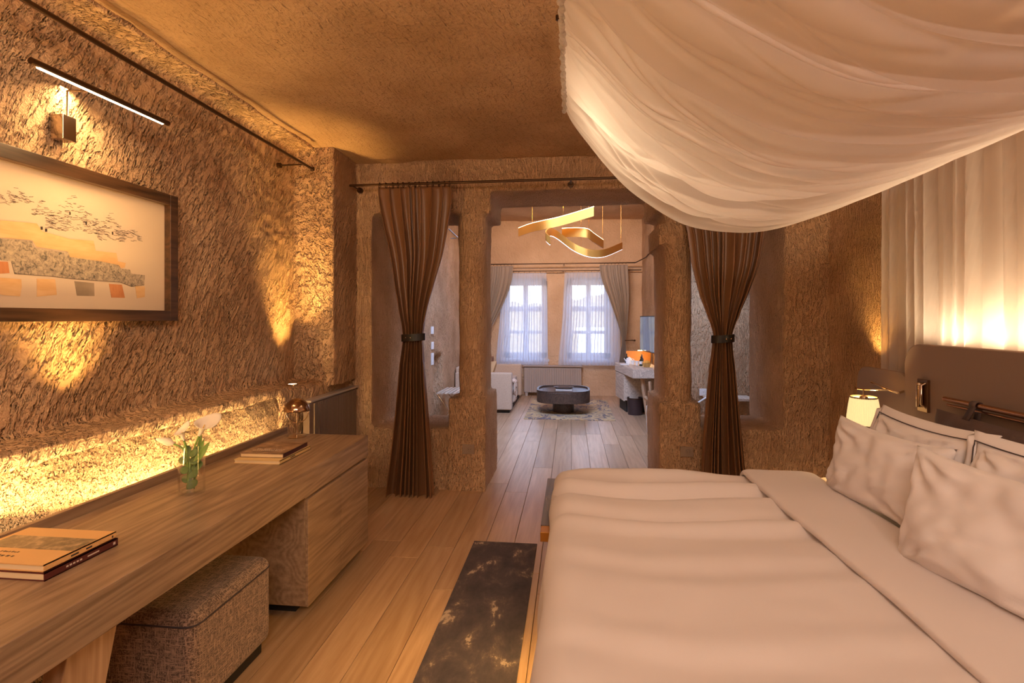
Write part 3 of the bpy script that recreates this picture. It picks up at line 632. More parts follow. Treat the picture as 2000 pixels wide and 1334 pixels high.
for pl, m in (([(-200, 820), (70, 835), (85, 935), (-200, 955)], RDW), ([(-20, 975), (190, 990), (195, 1060), (180, 1145), (30, 1135), (-20, 1120)], OR1), ([(330, 985), (495, 990), (510, 1130), (330, 1148)], OR1), ([(668, 1008), (845, 1025), (848, 1142), (690, 1138)], TPW), ([(978, 1032), (1095, 1040), (1122, 1158), (1000, 1155)], RDW), ([(1213, 1048), (1302, 1055), (1300, 1150), (1230, 1162)], OR1)):
    flat(q(pl), 'colour_patch', m)
sk = MB(); rs = random.Random(5)
def stroke(x, y, dx, dy, w=2.2):
    a = aX(x / 4.6, 330 + y / 4.6, dX); b_ = aX((x + dx) / 4.6, 330 + (y + dy) / 4.6, dX)
    sk.tube([(dX + .0005, a[1], a[2]), (dX + .0005, b_[1], b_[2])], w / 4.6 * .0011, 4)
for (x0, x1, top, bot) in ((-300, 120, 200, 300), (0, 270, 150, 290), (270, 480, 270, 420), (400, 880, 230, 560), (860, 1100, 370, 640), (1040, 1250, 500, 660)):
    for i in range(int((x1 - x0) * (bot - top) / 900)):
        x = rs.uniform(x0, x1); mid = 1 - abs((x - (x0 + x1) / 2) / ((x1 - x0) / 2)); y = bot - rs.random() * (bot - top) * (.35 + .65 * mid) + (x - (x0 + x1) / 2) * .12
        stroke(x, y, rs.uniform(15, 45), rs.uniform(-6, 16))
for (x, y) in ((622, 395), (768, 485), (1005, 575)):
    for k in range(4): stroke(x + k * 3, y - 10, 2, 26, 4)
for (x, y) in ((365, 530), (405, 548)):
    for k in range(5): stroke(x + k * 4, y - 12, 1, 28, 4)
for P in ([(-330, 597), (285, 652), (310, 707), (560, 752), (610, 747), (625, 792), (900, 832), (1065, 867), (1085, 897), (1165, 907), (1180, 942), (1300, 957), (1295, 1042), (1180, 1057), (1080, 1017), (640, 987), (440, 962), (130, 942), (100, 832)],):
    for a, b_ in zip(P, P[1:]): stroke(a[0], a[1], b_[0] - a[0], b_[1] - a[1], 3.5)
for (cx_, cy_, r_) in ((160, 775, 22), (370, 840, 16), (470, 870, 26), (730, 915, 28), (1010, 965, 32), (1175, 965, 18), (810, 945, 14), (560, 930, 14), (1280, 1000, 16)):
    for i in range(9): a = -PI + i * PI / 8; stroke(cx_ + r_ * math.cos(a), cy_ + r_ * math.sin(a), r_ * .4 * -math.sin(a), r_ * .4 * math.cos(a), 3)
sk.build('ink_lines', INK, pf)

# picture light
pl_ = thing('picture_light', 'slim bar picture light on a swivel arm above the framed drawing', 'wall light', (-2.18, 2.06, 2.3))
b0 = aX(60, 118, -2.0); b1 = aX(328, 241, -2.0)
MB().cyl(b0, b1, .013, n=14).build('bar', BRONZE, pl_, smooth=60)
MB().tube([Vector(b0) + Vector((-.004, .03, -.009)), Vector(b1) + Vector((-.004, -.03, -.009))], .0085, 10).build('diffuser', LED, pl_, smooth=180)
bx = aX(122, 250, -2.19)
MB().box(-2.215, -2.155, bx[1] - .032, bx[1] + .032, bx[2] - .055, bx[2] + .05).build('wall_box', CHROME, pl_, bevel=.003)
mid = (Vector(b0) + Vector(b1)) / 2
el = Vector((-2.165, bx[1], bx[2] + .16))
MB().tube([(-2.165, bx[1], bx[2] + .04), el], .005, 8).tube([el, (mid[0], bx[1] + .02, el[2] + .0), (mid[0], mid[1] + .08, mid[2] + .01)], .0045, 8).build('arm', CHROME, pl_, smooth=60)

# sockets by the doorway
def socket(label, px, py, Y=4.508, w=.105, name='wall_socket', m=SOCK):
    p = aY(px, py, Y); t = thing(name, label, 'socket', p)
    MB().box(p[0] - w / 2, p[0] + w / 2, Y - .012, Y + .025, p[2] - .042, p[2] + .042).build('plate', m, t, bevel=.003)
    n = 20; b = MB(); vs = []
    for rr, yy in ((.024, -.0125), (.024, -.0145), (.019, -.0145), (.018, -.0128), (.001, -.0128)):
        vs += [(p[0] + .012 + rr * math.cos(2 * PI * j / n), Y + yy, p[2] + rr * math.sin(2 * PI * j / n)) for j in range(n)]
    b.add(vs, [(i * n + j, i * n + (j + 1) % n, (i + 1) * n + (j + 1) % n, (i + 1) * n + j) for i in range(4) for j in range(n)]).build('outlet', m, t)
    for s in (-1, 1): MB().cyl((p[0] + .012 + s * .008, Y - .0128, p[2]), (p[0] + .012 + s * .008, Y - .0136, p[2]), .0028, n=8).build('hole', BLK, t)
socket('double socket plate on the stone plinth left of the doorway', 915, 877)
socket('double socket plate on the stone plinth right of the doorway', 1341, 882)

# ------------------------------------------------------------------ rug, bed
tag(MB().box(-.645, -.222, .75, 3.49, .0, .009).build('runner_rug', RUG, bevel=.003), 'dark distressed runner rug with pale blotches at the bed foot', 'rug')
BY0, BY1 = 1.12, 3.0; ZB = .64
bed = thing('bed', 'wide bed with tall brown headboard on the right wall', 'bed', (.9, 2.06, 0))
MB().box(.06, 1.84, BY0 + .05, BY1 - .03, .22, .36).build('base', WALNUT, bed, bevel=.01)
MB().box(.01, 1.84, BY0 + .02, BY1, .36, .60).build('mattress', COTTON, bed, bevel=.05, seg=4)
for (x, y) in ((.25, 1.35), (.25, 2.8), (1.6, 1.35), (1.6, 2.8)): MB().box(x, x + .07, y, y + .07, 0, .22).build('leg', WALNUT, bed)
# headboard with rounded corner
def rpoly(y0, y1, z0, z1, r, n=8):
    out = [(y0, z0), (y1, z0)]
    for i in range(n + 1): a = PI / 2 * i / n; out.append((y1 - r + r * math.cos(a), z1 - r + r * math.sin(a)))
    for i in range(n + 1): a = PI / 2 + PI / 2 * i / n; out.append((y0 + r + r * math.cos(a), z1 - r + r * math.sin(a)))
    return out
MX = Matrix(((0, 0, 1, 0), (1, 0, 0, 0), (0, 1, 0, 0), (0, 0, 0, 1)))
MB().prism(rpoly(.95, 3.17, .25, 1.362, .12), 1.85, 1.905, MX).build('headboard', LEATH, bed, bevel=.008, seg=3)
MB().prism(rpoly(3.185, 3.73, .3, 1.19, .10), 1.885, 1.915, MX).build('side_board', LEATH, bed, bevel=.006, seg=3)

# duvet
def drape(s, r, hang):
    # arc length s measured inwards from the edge line; returns (offset from edge, drop)
    if s >= r * PI / 2: return s - r * PI / 2 + r, 0
    if s >= 0: a = s / r; return r - r * math.cos(a) if False else r * (1 - math.cos(a)) + 0, r * (1 - math.sin(a))
    return 0 - .0 * s, r - s
dz = ZB
HX = .22; HY = .26; r_ = .09
def duvet(u, v):
    t = -HY + v * ((BY1 - BY0 + .08) + 2 * HY)
    q_ = min(1, max(0, (t + BY0 - 2.22) / .16)); hx = HX * (1 - q_) + .028 * q_
    s = -hx + u * (1.36 + hx + .05)
    xo, dr1 = drape(s, r_, HX); x = -.085 + xo
    LY = BY1 - BY0 + .08
    if t < LY / 2: yo, dr2 = drape(t, r_, HY); y = BY0 - .04 + yo
    else: yo, dr2 = drape(LY - t, r_, HY); y = BY1 + .04 - yo
    drop = max(dr1, dr2) + .25 * min(dr1, dr2)
    fl_ = noise.noise(Vector((y * 3.2, 7.1, 0))) * .022 * min(1, dr1 * 5) ; fx = noise.noise(Vector((x * 3.5, 2.1, 5))) * .02 * min(1, dr2 * 5)
    flat_ = max(0, 1 - drop * 6)
    # long soft ripples running from the foot towards the pillows
    w = y + .10 * math.sin(x * 2.2 + .6) + .03 * math.sin(x * 6)
    fade = math.exp(-((x - .45) / .75) ** 2)
    rip = (.032 * math.sin(2 * PI * w / .25) + .012 * math.sin(2 * PI * w / .155 + 1.2 + x)) * fade * (.55 + .45 * math.sin(y * 2.3 + 1))
    rip += .010 * noise.noise(Vector((x * 2.2, y * 2.2, 0))) + .0035 * noise.noise(Vector((x * 7, y * 9, 2)))
    x -= .03 * min(1, dr1 * 4) + fl_; ys = -1 if t < LY / 2 else 1; y += ys * (.02 * min(1, dr2 * 4) + fx)
    return (x, y, dz + .004 + rip * flat_ - drop + (.012 * noise.noise(Vector((y * 5, x * 5, 1))) if drop > .2 else 0))
dv = thing('duvet', 'cream white duvet draped over the bed and hanging past the foot', 'duvet', (.6, 2.06, .6))
MB().grid(duvet, 120, 170).build('cover', COTTON, dv, smooth=180, solid=.006)
def foldband(u, v):
    # cross-section of the turned back band, a flattened loop
    a = 2 * PI * u; LY = BY1 - BY0 + .11; t = v * (LY + .28) - .14
    yy = BY0 - .055 + t; drop = 0
    if t < r_: k = max(0, r_ - t); drop = k * k / (2 * r_) if k < r_ else r_ / 2 + (k - r_); yy = BY0 - .055 + max(t, 0) * 1.0
    if t > LY - r_: k = t - (LY - r_); drop = k * k / (2 * r_) if k < r_ else r_ / 2 + (k - r_); yy = BY0 - .055 + min(t, LY)
    cx_ = 1.12 + .012 * math.sin(t * 3); hw = .185; th = .024
    c = math.cos(a); s_ = math.sin(a)
    xx = cx_ + hw * math.copysign(abs(c) ** .55, c); zz = th * math.copysign(abs(s_) ** .7, s_)
    zz *= 1 if zz > 0 else .3; zz += .006 * noise.noise(Vector((xx * 3, yy * 4, 3))) + .01 * max(0, -c) * (s_ > 0)
    return (xx, yy, dz + .018 + zz - drop)
MB().grid(foldband, 44, 120, closed_u=True).build('turned_back_fold', COTTON, dv, smooth=180)

# pillows
def pillow(name, label, c, wy, hh_, th, lean, roll, yaw, m, flange=0, seed=1, group='pillows on the bed', piping=False, flop=0):
    M = Matrix.Translation(c) @ Matrix.Rotation(yaw, 4, 'Z') @ Matrix.Rotation(lean, 4, 'Y') @ Matrix.Rotation(roll, 4, 'X')
    t = thing(name, label, 'pillow', (c[0], c[1], c[2] - hh_ * .45), group)
    def surf(sgn):
        def fn(u, v):
            a = u * 2 - 1; b = v * 2 - 1
            pin = 1 - .10 * (1 - b * b) * abs(a) ** 3 ; pin2 = 1 - .13 * (1 - a * a) * abs(b) ** 3
            y = a * wy / 2 * pin; z = b * hh_ / 2 * pin2
            k = max(0, (1 - abs(a) ** 2.6) * (1 - abs(b) ** 2.6)) ** .5
            d = th / 2 * k * (1 + .10 * (-b))
            n1 = noise.noise(Vector((a * 1.6 + seed, b * 1.6, sgn))) * .030 + noise.noise(Vector((a * 5 + seed, b * 3.2, sgn * 2))) * .016 + abs(noise.noise(Vector((a * 3 + b * 4 + seed, b * 2, sgn * 2)))) * -.016
            # creases running in from the corners
            cr_ = 0
            for (qa, qb) in ((-1, 1), (1, 1), (-1, -1), (1, -1)):
                ra = math.hypot(a - qa, b - qb); an = math.atan2(b - qb, a - qa)
                cr_ += .010 * math.exp(-((ra - .45) / .33) ** 2) * math.sin(an * 13 + seed * 2) * 1.5
            fl_ = flop * max(0, b) ** 2
            return M @ Vector((sgn * (d + (n1 + cr_) * k ** .6) + fl_, y, z))
        return fn
    MB().grid(surf(-1), 48, 36).grid(surf(1), 48, 36).build('case', m, t, smooth=180)
    o = t.children[-1]; bm = bmesh.new(); bm.from_mesh(o.data); bmesh.ops.remove_doubles(bm, verts=bm.verts, dist=.0015); bmesh.ops.recalc_face_normals(bm, faces=bm.faces); bm.to_mesh(o.data); bm.free(); o.data.shade_smooth()
    if flange:
        def edge(p, k):
            # p in 0..1 around rectangle
            q_ = (p * 4) % 4; s = int(q_); f = q_ - s; f = f * 2 - 1
            a, b = ((f, 1), (1, -f), (-f, -1), (-1, f))[s]
            pin = 1 - .10 * (1 - b * b) * abs(a) ** 3; pin2 = 1 - .13 * (1 - a * a) * abs(b) ** 3
            return Vector((.006 * math.sin(p * 40 + seed) * k + flop * max(0, b) ** 2 + (.03 * k if b > .9 else 0), a * (wy / 2 * pin + flange * k), b * (hh_ / 2 * pin2 + flange * k)))
        MB().grid(lambda u, v: M @ edge(u, v), 120, 5, closed_u=True).build('flange', m, t, smooth=180, solid=.004)
        if piping:
            MB().tube([M @ (edge(i / 100, .12) + Vector((-.006, 0, 0))) for i in range(100)], .0022, 6, closed=True).build('piping', PIPING, t, smooth=180)
    return t
dg = math.radians
pillow('pillow', 'white pillow with dark piped flange leaning on the far side of the headboard', Vector((1.495, 2.52, .868)), .64, .33, .13, dg(13), dg(0), dg(1), COTTON2, .045, 3, piping=True, flop=.02)
pillow('pillow', 'white piped flange pillow at the right picture edge behind the plain pillows', Vector((1.51, 1.855, .885)), .64, .33, .13, dg(13), dg(-2), dg(6), COTTON2, .045, 8, piping=True, flop=.02)
pillow('pillow', 'plain white pillow nearest the bedside lamp, in front of the piped one', Vector((1.345, 2.46, .83)), .70, .38, .17, dg(11), dg(0), dg(6), COTTON2, 0, 5)
pillow('pillow', 'plain white pillow in the foreground at the right edge of the picture', Vector((1.275, 1.68, .845)), .74, .41, .19, dg(14), dg(0), dg(13), COTTON2, 0, 12)
# hanging headboard cushion and its rail
hc = thing('headboard_cushion', 'dark plum leather cushion hanging by a strap from the headboard rail', 'cushion', (1.78, 2.2, .75))
def cush(sgn):
    def fn(u, v):
        a = u * 2 - 1; b = v * 2 - 1; k = max(0, (1 - abs(a) ** 4) * (1 - abs(b) ** 2.4)) ** .5
        n1 = .012 * math.sin(a * 26 + b * 2) * math.exp(-((abs(b) - .8) / .35) ** 2) * k
        return Vector((1.775 + sgn * (.062 * k + n1), 2.13 + a * .66, .92 + b * .14 * (1 - .08 * (1 - a * a))))
    return fn
MB().grid(cush(-1), 90, 24).grid(cush(1), 90, 24).build('case', PLUM, hc, smooth=180)
hr = thing('headboard_rail', 'copper coloured double tube rail along the headboard', 'rail', (1.8, 2.2, 1.1))
p0 = aX(1845, 779, 1.80); zr = p0[2]
MB().cyl((1.80, p0[1], zr), (1.80, 1.2, zr), .012, n=14).build('tube', ROSE, hr, smooth=60)
MB().cyl((1.812, p0[1] + .0, zr - .028), (1.812, 1.2, zr - .028), .006, n=10).build('lower_tube', ROSE, hr, smooth=60)
for y in (p0[1] - .13, 1.5): MB().cyl((1.80, y, zr), (1.86, y, zr), .008, n=10).build('bracket', ROSE, hr, smooth=60)
yS = p0[1] - .20
pts = [(1.80 + .017 * math.cos(a) , zr + .017 * math.sin(a)) for a in [-.6 + i * (PI + 1.2) / 14 for i in range(15)]]
pts = [(1.755, 1.045)] + pts[::-1] + [(1.80, 1.04)]
b = MB(); vs = [(x, y, z) for (x, z) in pts for y in (yS - .018, yS + .018)]
b.add(vs, [(2 * i, 2 * i + 1, 2 * i + 3, 2 * i + 2) for i in range(len(pts) - 1)]).build('strap', PLUM, hc, smooth=180, solid=.004)
# reading light on headboard
rl = thing('reading_light', 'folded chrome reading light on a brass plate on the headboard', 'wall light', (1.84, 2.99, 1.02))
MB().box(1.835, 1.851, 2.955, 3.035, 1.01, 1.18).build('plate', plain('smoked_chrome', (.32, .22, .15), .2, 1), rl, bevel=.002)
MB().tube([(1.822, 2.995, 1.035), (1.822, 2.995, 1.15)], .015, 14).lathe([(.001, 0), (.015, .004), (.012, .012), (.001, .016)], (1.822, 2.995, 1.148), 14).build('head', CHROME, rl, smooth=60)
MB().tube([(1.84, 2.968, 1.03), (1.815, 2.968, 1.05), (1.815, 2.968, 1.15), (1.835, 2.968, 1.16)], .005, 8).build('arm', CHROME, rl, smooth=60)
# bedside swing lamp
sx_, sy_, sz_ = 1.70, 3.29, .885
sl = thing('bedside_lamp', 'pleated cream shade lamp on a chrome swing arm beside the bed', 'lamp', (1.9, 3.28, 1.1))
SHADE = plain('pleated_shade', (.9, .72, .4), .8, emit=(1.0, .74, .34), es=.62)
n = 96; b = MB(); prof = [(.086, 0), (.083, .04), (.076, .10), (.067, .155)]
vs = [(sx_ + (r + (.0022 if j % 2 else 0)) * math.cos(2 * PI * j / n), sy_ + (r + (.0022 if j % 2 else 0)) * math.sin(2 * PI * j / n), sz_ + z) for r, z in prof for j in range(n)]
b.add(vs, [(i * n + j, i * n + (j + 1) % n, (i + 1) * n + (j + 1) % n, (i + 1) * n + j) for i in range(3) for j in range(n)]).build('lamp_shade', SHADE, sl, solid=.001)
MB().lathe([(.067, .150), (.070, .150), (.070, .159), (.067, .159), (.067, .150)], (sx_, sy_, sz_), 40, cap=False).build('shade_rim', CHROME, sl, smooth=60)
za = sz_ + .20
MB().cyl((sx_, sy_, sz_ + .10), (sx_, sy_, za), .006, n=10).lathe([(.004, .15), (.022, .15), (.022, .157), (.008, .165), (.004, .165)], (sx_, sy_, sz_), 20).build('stem', CHROME, sl, smooth=60)
MB().tube([(sx_ - .02, sy_ + .05, za), (sx_, sy_, za), (1.80, 3.22, za + .008)], .005, 8).tube([(1.80, 3.40, za + .03), (1.80, 3.22, za + .008), (1.83, 3.19, za - .005)], .006, 8).tube([(1.83, 3.19, za - .005), (1.90, 3.25, za)], .007, 8).build('swing_arm', CHROME, sl, smooth=60)
point('bedside_bulb', (sx_, sy_, sz_ + .05), 13, (1, .66, .30), .025)
# bedside table
ns = thing('bedside_table', 'round pale wood bedside table half hidden by the pillows', 'side table', (1.66, 3.31, 0))
MB().lathe([(.001, .475), (.205, .475), (.21, .48), (.21, .50), (.205, .505), (.001, .505)], (1.655, 3.31, 0), 48, cap=False).build('top', ASHE, ns, smooth=40)
MB().lathe([(.001, 0), (.13, 0), (.13, .02), (.03, .03), (.03, .475), (.001, .475)], (1.655, 3.31, 0), 24, cap=False).build('pedestal', DARKW, ns, smooth=40)
# bench at the bed foot
bn = thing('bed_bench', 'dark wood bench with a brass corner at the bed foot', 'bench', (-.06, 2.9, 0))
MB().box(-.142, .0, 2.50, 3.24, .485, .52).build('top', DARKW, bn, bevel=.002)
MB().box(-.140, -.05, 2.42, 2.50, .475, .518).build('corner', GOLD, bn, bevel=.002)
for y in (2.46, 3.18): MB().box(-.02, .02, y, y + .04, .0, .49).build('leg', GOLD if y < 3 else DARKW, bn, bevel=.002)
gl = thing('glass_tumbler', 'small cut glass tumbler on the dark bench beside the duvet', 'glass', (-.10, 2.68, .52))
MB().lathe([(.001, 0), (.024, 0), (.030, .08), (.027, .08), (.022, .008), (.001, .008)], (-.095, 2.66, .5205), 20, cap=False).build('bowl', GLASS, gl, smooth=40)

# ------------------------------------------------------------------ canopy and wall voile
prof = [(-.03, 1.26), (.0, 1.19), (.10, 1.055), (.27, .84), (.44, .70), (.67, .565), (.94, .516), (1.17, .528), (1.46, .615), (1.75, .74), (1.93, .86)]
def cat(s):
    # smooth profile resample by arc index
    n = len(prof) - 1; q_ = s * n; i = min(int(q_), n - 1); t = q_ - i
    p0, p1, p2, p3 = prof[max(i - 1, 0)], prof[i], prof[i + 1], prof[min(i + 2, n)]
    return [.5 * (2 * p1[k] + (p2[k] - p0[k]) * t + (2 * p0[k] - 5 * p1[k] + 4 * p2[k] - p3[k]) * t * t + (3 * p1[k] - p0[k] - 3 * p2[k] + p3[k]) * t ** 3) for k in (0, 1)]
rc = random.Random(21)
ridges = [(rc.uniform(.4, 3.2), rc.uniform(.009, .045), rc.uniform(.4, 1.1), rc.uniform(-.8, .45), rc.uniform(0, 6), rc.uniform(.05, .9)) for _ in range(95)]
CY0, CY1 = .55, 3.2
def canopy(u, v):
    x, dzv = cat(u); y = CY0 + (CY1 - CY0) * v
    env = math.sin(PI * u) ** .6
    off = 0
    for (yc, w, a, dr, ph, ce) in ridges:
        c = yc + dr * (u - .5) + .05 * math.sin(u * 4 + ph)
        d_ = (y - c) / w
        if abs(d_) < 4: off += a * (1 / math.cosh(d_ * 1.3)) ** 1.5 * math.exp(-((u - ce) / .42) ** 2)
    g_ = .5 * math.sin(y * 95 + 2 * math.sin(y * 9)) * max(0, 1 - u * 9)   # gathers at the rod
    sag = .05 * math.sin(PI * u) * math.sin(y * 2.1 + .5)
    return (x + g_ * .006, y - .03 * env * math.sin(u * 6), H + dzv + (.032 * off * (.35 + env * .65) * (.4 + .6 * min(1, (CY1 - y) * 6)) - .0) - .02 * env - sag * (1 - v) + g_ * .012)
cp = thing('bed_canopy', 'white voile canopy sagging in folds above the bed', 'canopy', (.9, 2, 2.3))
MB().grid(canopy, 160, 620).build('voile', CANOPY, cp, smooth=180)
def hem(u, v):
    x, dzv = cat(u); p = canopy(u, 1); return (p[0], p[1] + .004, p[2] - .0 - .028 * (1 - v) + .002)
gath = []
for i in range(300):
    y = CY0 + (CY1 - CY0) * i / 299; gath.append((-.035 + .006 * math.sin(i * 1.3), y, H + 1.255 + .010 * math.sin(i * 2.1)))
MB().tube(gath, [.012 + .005 * math.sin(i * 1.9) for i in range(300)], 8).build('gathered_heading', CANOPY, cp, smooth=180)
MB().cyl((-.03, CY0 - .1, H + 1.262), (-.03, CY1 + .02, H + 1.262), .006, n=10).build('rod', BRONZE, cp, smooth=60)
pA = Vector((-.058, 2.398, 2.875)); pB = Vector((-.035, 2.75, H + 1.262))
MB().tube([pA, pB], .0015, 6).lathe([(.001, -.012), (.011, -.010), (.011, .02), (.001, .022)], pA - Vector((0, 0, .012)), 12).build('hanging_wire', BRONZE, cp, smooth=60)
wv = thing('wall_voile', 'sheer white voile hanging in folds down the wall behind the headboard', 'curtain', (1.96, 2, .4))
rw = random.Random(9)
wr = []; yy = .5
while yy < 3.7: wr.append((yy, rw.uniform(.035, .075))); yy += rw.uniform(.07, .19)
def voile(u, v):
    z = 2.42 - 1.7 * v; y = .5 + (3.60 + .06 * min(1, v * 1.3) - .5) * u
    o_ = 0
    for c, d_ in wr:
        c2 = c + .03 * v * math.sin(c * 9); t = y - c2
        if 0 <= t < .12: o_ += d_ * (1 - t / .12) ** 1.5
        elif -.012 < t < 0: o_ += d_ * (1 + t / .012)
    return (2.012 - min(.078, o_) - .005 * math.sin(y * 9 + v * 2), y, z)
MB().grid(voile, 620, 16).build('voile', VOILE, wv, smooth=180)
spot('wall_uplight', (1.97, 3.80, 1.18), (2.06, 3.82, 1.8), 14, YEL, 90, 1.0)

# ------------------------------------------------------------------ living room beyond the doorway
# sheers and drapes
def far_sheer(label, x0, x1, seed):
    t = thing('window_sheer', label, 'curtain', ((x0 + x1) / 2, 10.22, .6), 'sheer curtains over the two windows')
    tab = [(2.385, x0 + .08, x1 - .02), (2.0, x0 + .06, x1 - .01), (1.4, x0 + .03, x1), (.9, x0 - .02, x1 + .01), (.60, x0 - .04, x1 + .02)]
    curtain_cloth('cloth', tab, 10.22, SHEER, 17, .035, seed, t, nu=240, nv=30, solid=0)
    for i in range(9): ring((x0 + .1 + (x1 - x0 - .14) * i / 8, 10.22, 2.405), .016, BRONZE, t, tr=.003)
    return t
far_sheer('sheer white curtain over the left window', -1.42, -.44, 2)
far_sheer('sheer white curtain over the right window', -.20, .93, 6)
tag(MB().cyl((-1.8, 10.22, 2.42), (1.33, 10.22, 2.42), .010, n=10).cyl((-.15, 10.22, 2.42), (-.15, 10.37, 2.42), .008).build('curtain_rod', BRONZE, smooth=60), 'lower copper rod carrying the sheers over the windows', 'curtain rod')
tag(MB().cyl((-1.8, 10.08, 2.545), (1.2, 10.08, 2.545), .011, n=10).cyl((-.13, 10.08, 2.545), (-.13, 10.37, 2.545), .008).tube([(1.2, 10.08, 2.545), (1.34, 9.7, 2.6), (1.355, 8.9, 2.66)], .010, 10).build('curtain_rod', BRONZE, smooth=60), 'upper dark rod carrying the taupe drapes and turning the corner', 'curtain rod')
def drape_far(label, tab, seed):
    t = thing('taupe_drape', label, 'curtain', (tab[-1][1], 10.08, .1))
    curtain_cloth('cloth', tab, 10.08, TAUPE, 10, .05, seed, t, nu=160, nv=70)
    for i in range(8): ring((tab[0][1] + (tab[0][2] - tab[0][1]) * (i + .5) / 8, 10.08, 2.535), .018, BRONZE, t, tr=.003)
    return t
drape_far('taupe drape swept aside left of the windows', [(2.51, -1.66, -1.10), (2.2, -1.68, -1.14), (1.8, -1.72, -1.28), (1.4, -1.76, -1.48), (1.1, -1.79, -1.62), (.95, -1.80, -1.65), (.5, -1.80, -1.60), (.05, -1.80, -1.56)], 4)
dR = drape_far('taupe drape tied back right of the windows', [(2.51, .53, 1.06), (2.25, .57, 1.07), (1.9, .70, 1.08), (1.5, .84, 1.06), (1.2, .93, 1.04), (1.07, .955, 1.02), (.9, .93, 1.03), (.5, .88, 1.04), (.05, .86, 1.05)], 14)
MB().cyl((1.0, 10.03, 1.09), (1.17, 10.03, 1.09), .008, n=8).lathe([(.001, -.02), (.02, -.01), (.02, .01), (.001, .02)], (1.18, 10.03, 1.09), 12).cyl((1.17, 10.03, 1.09), (1.17, 10.38, 1.09), .007).build('holdback', BRONZE, dR, smooth=60)
# radiator
t = thing('radiator', 'taupe ribbed radiator below the two windows', 'radiator', (-.35, 10.2, 0))
MB().box(-.90, .20, 10.19, 10.33, .07, .57).build('casing', RADM, t, bevel=.003)
b = MB(); x = -.83
while x < .16: b.box(x, x + .024, 10.165, 10.19, .07, .55); x += .044
b.build('ribs', RADM, t, bevel=.003)['kind'] = 'stuff'
MB().box(-.92, .22, 10.15, 10.35, .57, .59).build('top_plate', RADM, t, bevel=.003)
for x in (-.88, .14): MB().box(x, x + .05, 10.2, 10.3, 0, .07).build('foot', RADM, t)
# sofa
sf = thing('sofa', 'cream linen sofa seen end-on left of the coffee table', 'sofa', (-1.4, 9.1, 0))
MB().box(-1.84, -.98, 8.42, 9.85, .07, .34).build('seat_base', LINEN, sf, bevel=.015)
MB().box(-1.84, -1.0, 8.44, 9.83, .34, .45).build('seat_cushion', LINEN, sf, bevel=.03, seg=4)
MB().box(-1.84, -1.62, 8.3, 9.9, .07, .72).build('backrest', LINEN, sf, bevel=.03, seg=3)
MB().box(-1.84, -.93, 8.27, 8.42, .05, .635).build('arm', LINEN, sf, bevel=.02, seg=3)
MB().box(-1.84, -.93, 9.85, 10.0, .05, .635).build('arm', LINEN, sf, bevel=.02, seg=3)
MB().box(-1.8, -.97, 8.32, 9.95, .0, .06).build('plinth', BLK, sf)
def cushion(label, c, w, th, rz, rx, m, nm='sofa_cushion', group='cushions on the sofa'):
    M = Matrix.Translation(c) @ Matrix.Rotation(rz, 4, 'Z') @ Matrix.Rotation(rx, 4, 'X')
    def s(sg):
        def fn(u, v):
            a, b = u * 2 - 1, v * 2 - 1; k = max(0, (1 - a ** 4) * (1 - b ** 4)) ** .5
            return M @ Vector((a * w / 2 * (1 - .08 * (1 - b * b)), sg * th / 2 * k, b * w / 2 * (1 - .08 * (1 - a * a))))
        return fn
    return tag(MB().grid(s(-1), 16, 16).grid(s(1), 16, 16).build(nm, m, smooth=180), label, 'cushion', group)
OCH = plain('ochre_cushion', (.55, .34, .17), .85, bump=.3); RST = plain('brown_cushion', (.20, .09, .05), .8, bump=.3)
cushion('brown cushion standing at the back of the sofa arm', Vector((-1.42, 8.74, .66)), .46, .13, dg(-62), dg(-14), RST)
cushion('ochre cushion leaning in front of the brown sofa cushion', Vector((-1.38, 8.60, .62)), .40, .14, dg(-50), dg(-20), OCH)
def throw(u, v):
    y = 8.75 + .45 * u; s = v * .95
    if s < .42: x = -1.45 + s; z = .455
    elif s < .50: x = -1.03 + (s - .42) * .9; z = .455 - (s - .42) * .4
    else: x = -.958; z = .42 - (s - .50)
    x += .02 * math.sin(y * 30 + s * 5); z += .012 * abs(math.sin(y * 26)) + (.04 * math.sin(y * 18) * v if v > .8 else 0)
    return (x, y, max(z, .1))
tag(MB().grid(throw, 40, 30).build('throw_blanket', patchy('throw_pattern', [(.42, (.75, .66, .58)), (.55, (.78, .7, .62)), (.60, (.28, .16, .10))], (14, 14, 14), 2), smooth=180, solid=.008), 'white throw with brown tassels spilling over the sofa seat', 'blanket')
# coffee table
ct = thing('coffee_table', 'dark octagonal coffee table with tray top on a drum base', 'coffee table', (-.12, 8.5, 0))
def octp(s, c=.32): k = s * c; return [(-.12 + x, 8.5 + y) for x, y in ((s, -k), (s, k), (k, s), (-k, s), (-s, k), (-s, -k), (-k, -s), (k, -s))]
def octr(s, n=40, e=3.2):
    out = []
    for i in range(n): a = 2 * PI * i / n; c, d = math.cos(a), math.sin(a); r = (abs(c) ** e + abs(d) ** e) ** (-1 / e); out.append((-.12 + s * r * c, 8.5 + s * r * d))
    return out
MB().prism(octr(.42), .19, .355).build('body', DARKW, ct, bevel=.006)
a = octr(.42); b_ = octr(.39); n = len(a)
MB().add([(x, y, .355) for x, y in a] + [(x, y, .38) for x, y in a] + [(x, y, .38) for x, y in b_] + [(x, y, .355) for x, y in b_], [(k * n + i, k * n + (i + 1) % n, ((k + 1) % 4) * n + (i + 1) % n, ((k + 1) % 4) * n + i) for k in range(4) for i in range(n)]).build('rim', DARKW, ct)
MB().lathe([(.001, .0), (.17, 0), (.17, .19), (.001, .19)], (-.12, 8.5, .012), 32, cap=False).build('drum_base', DARKW, ct, smooth=40)
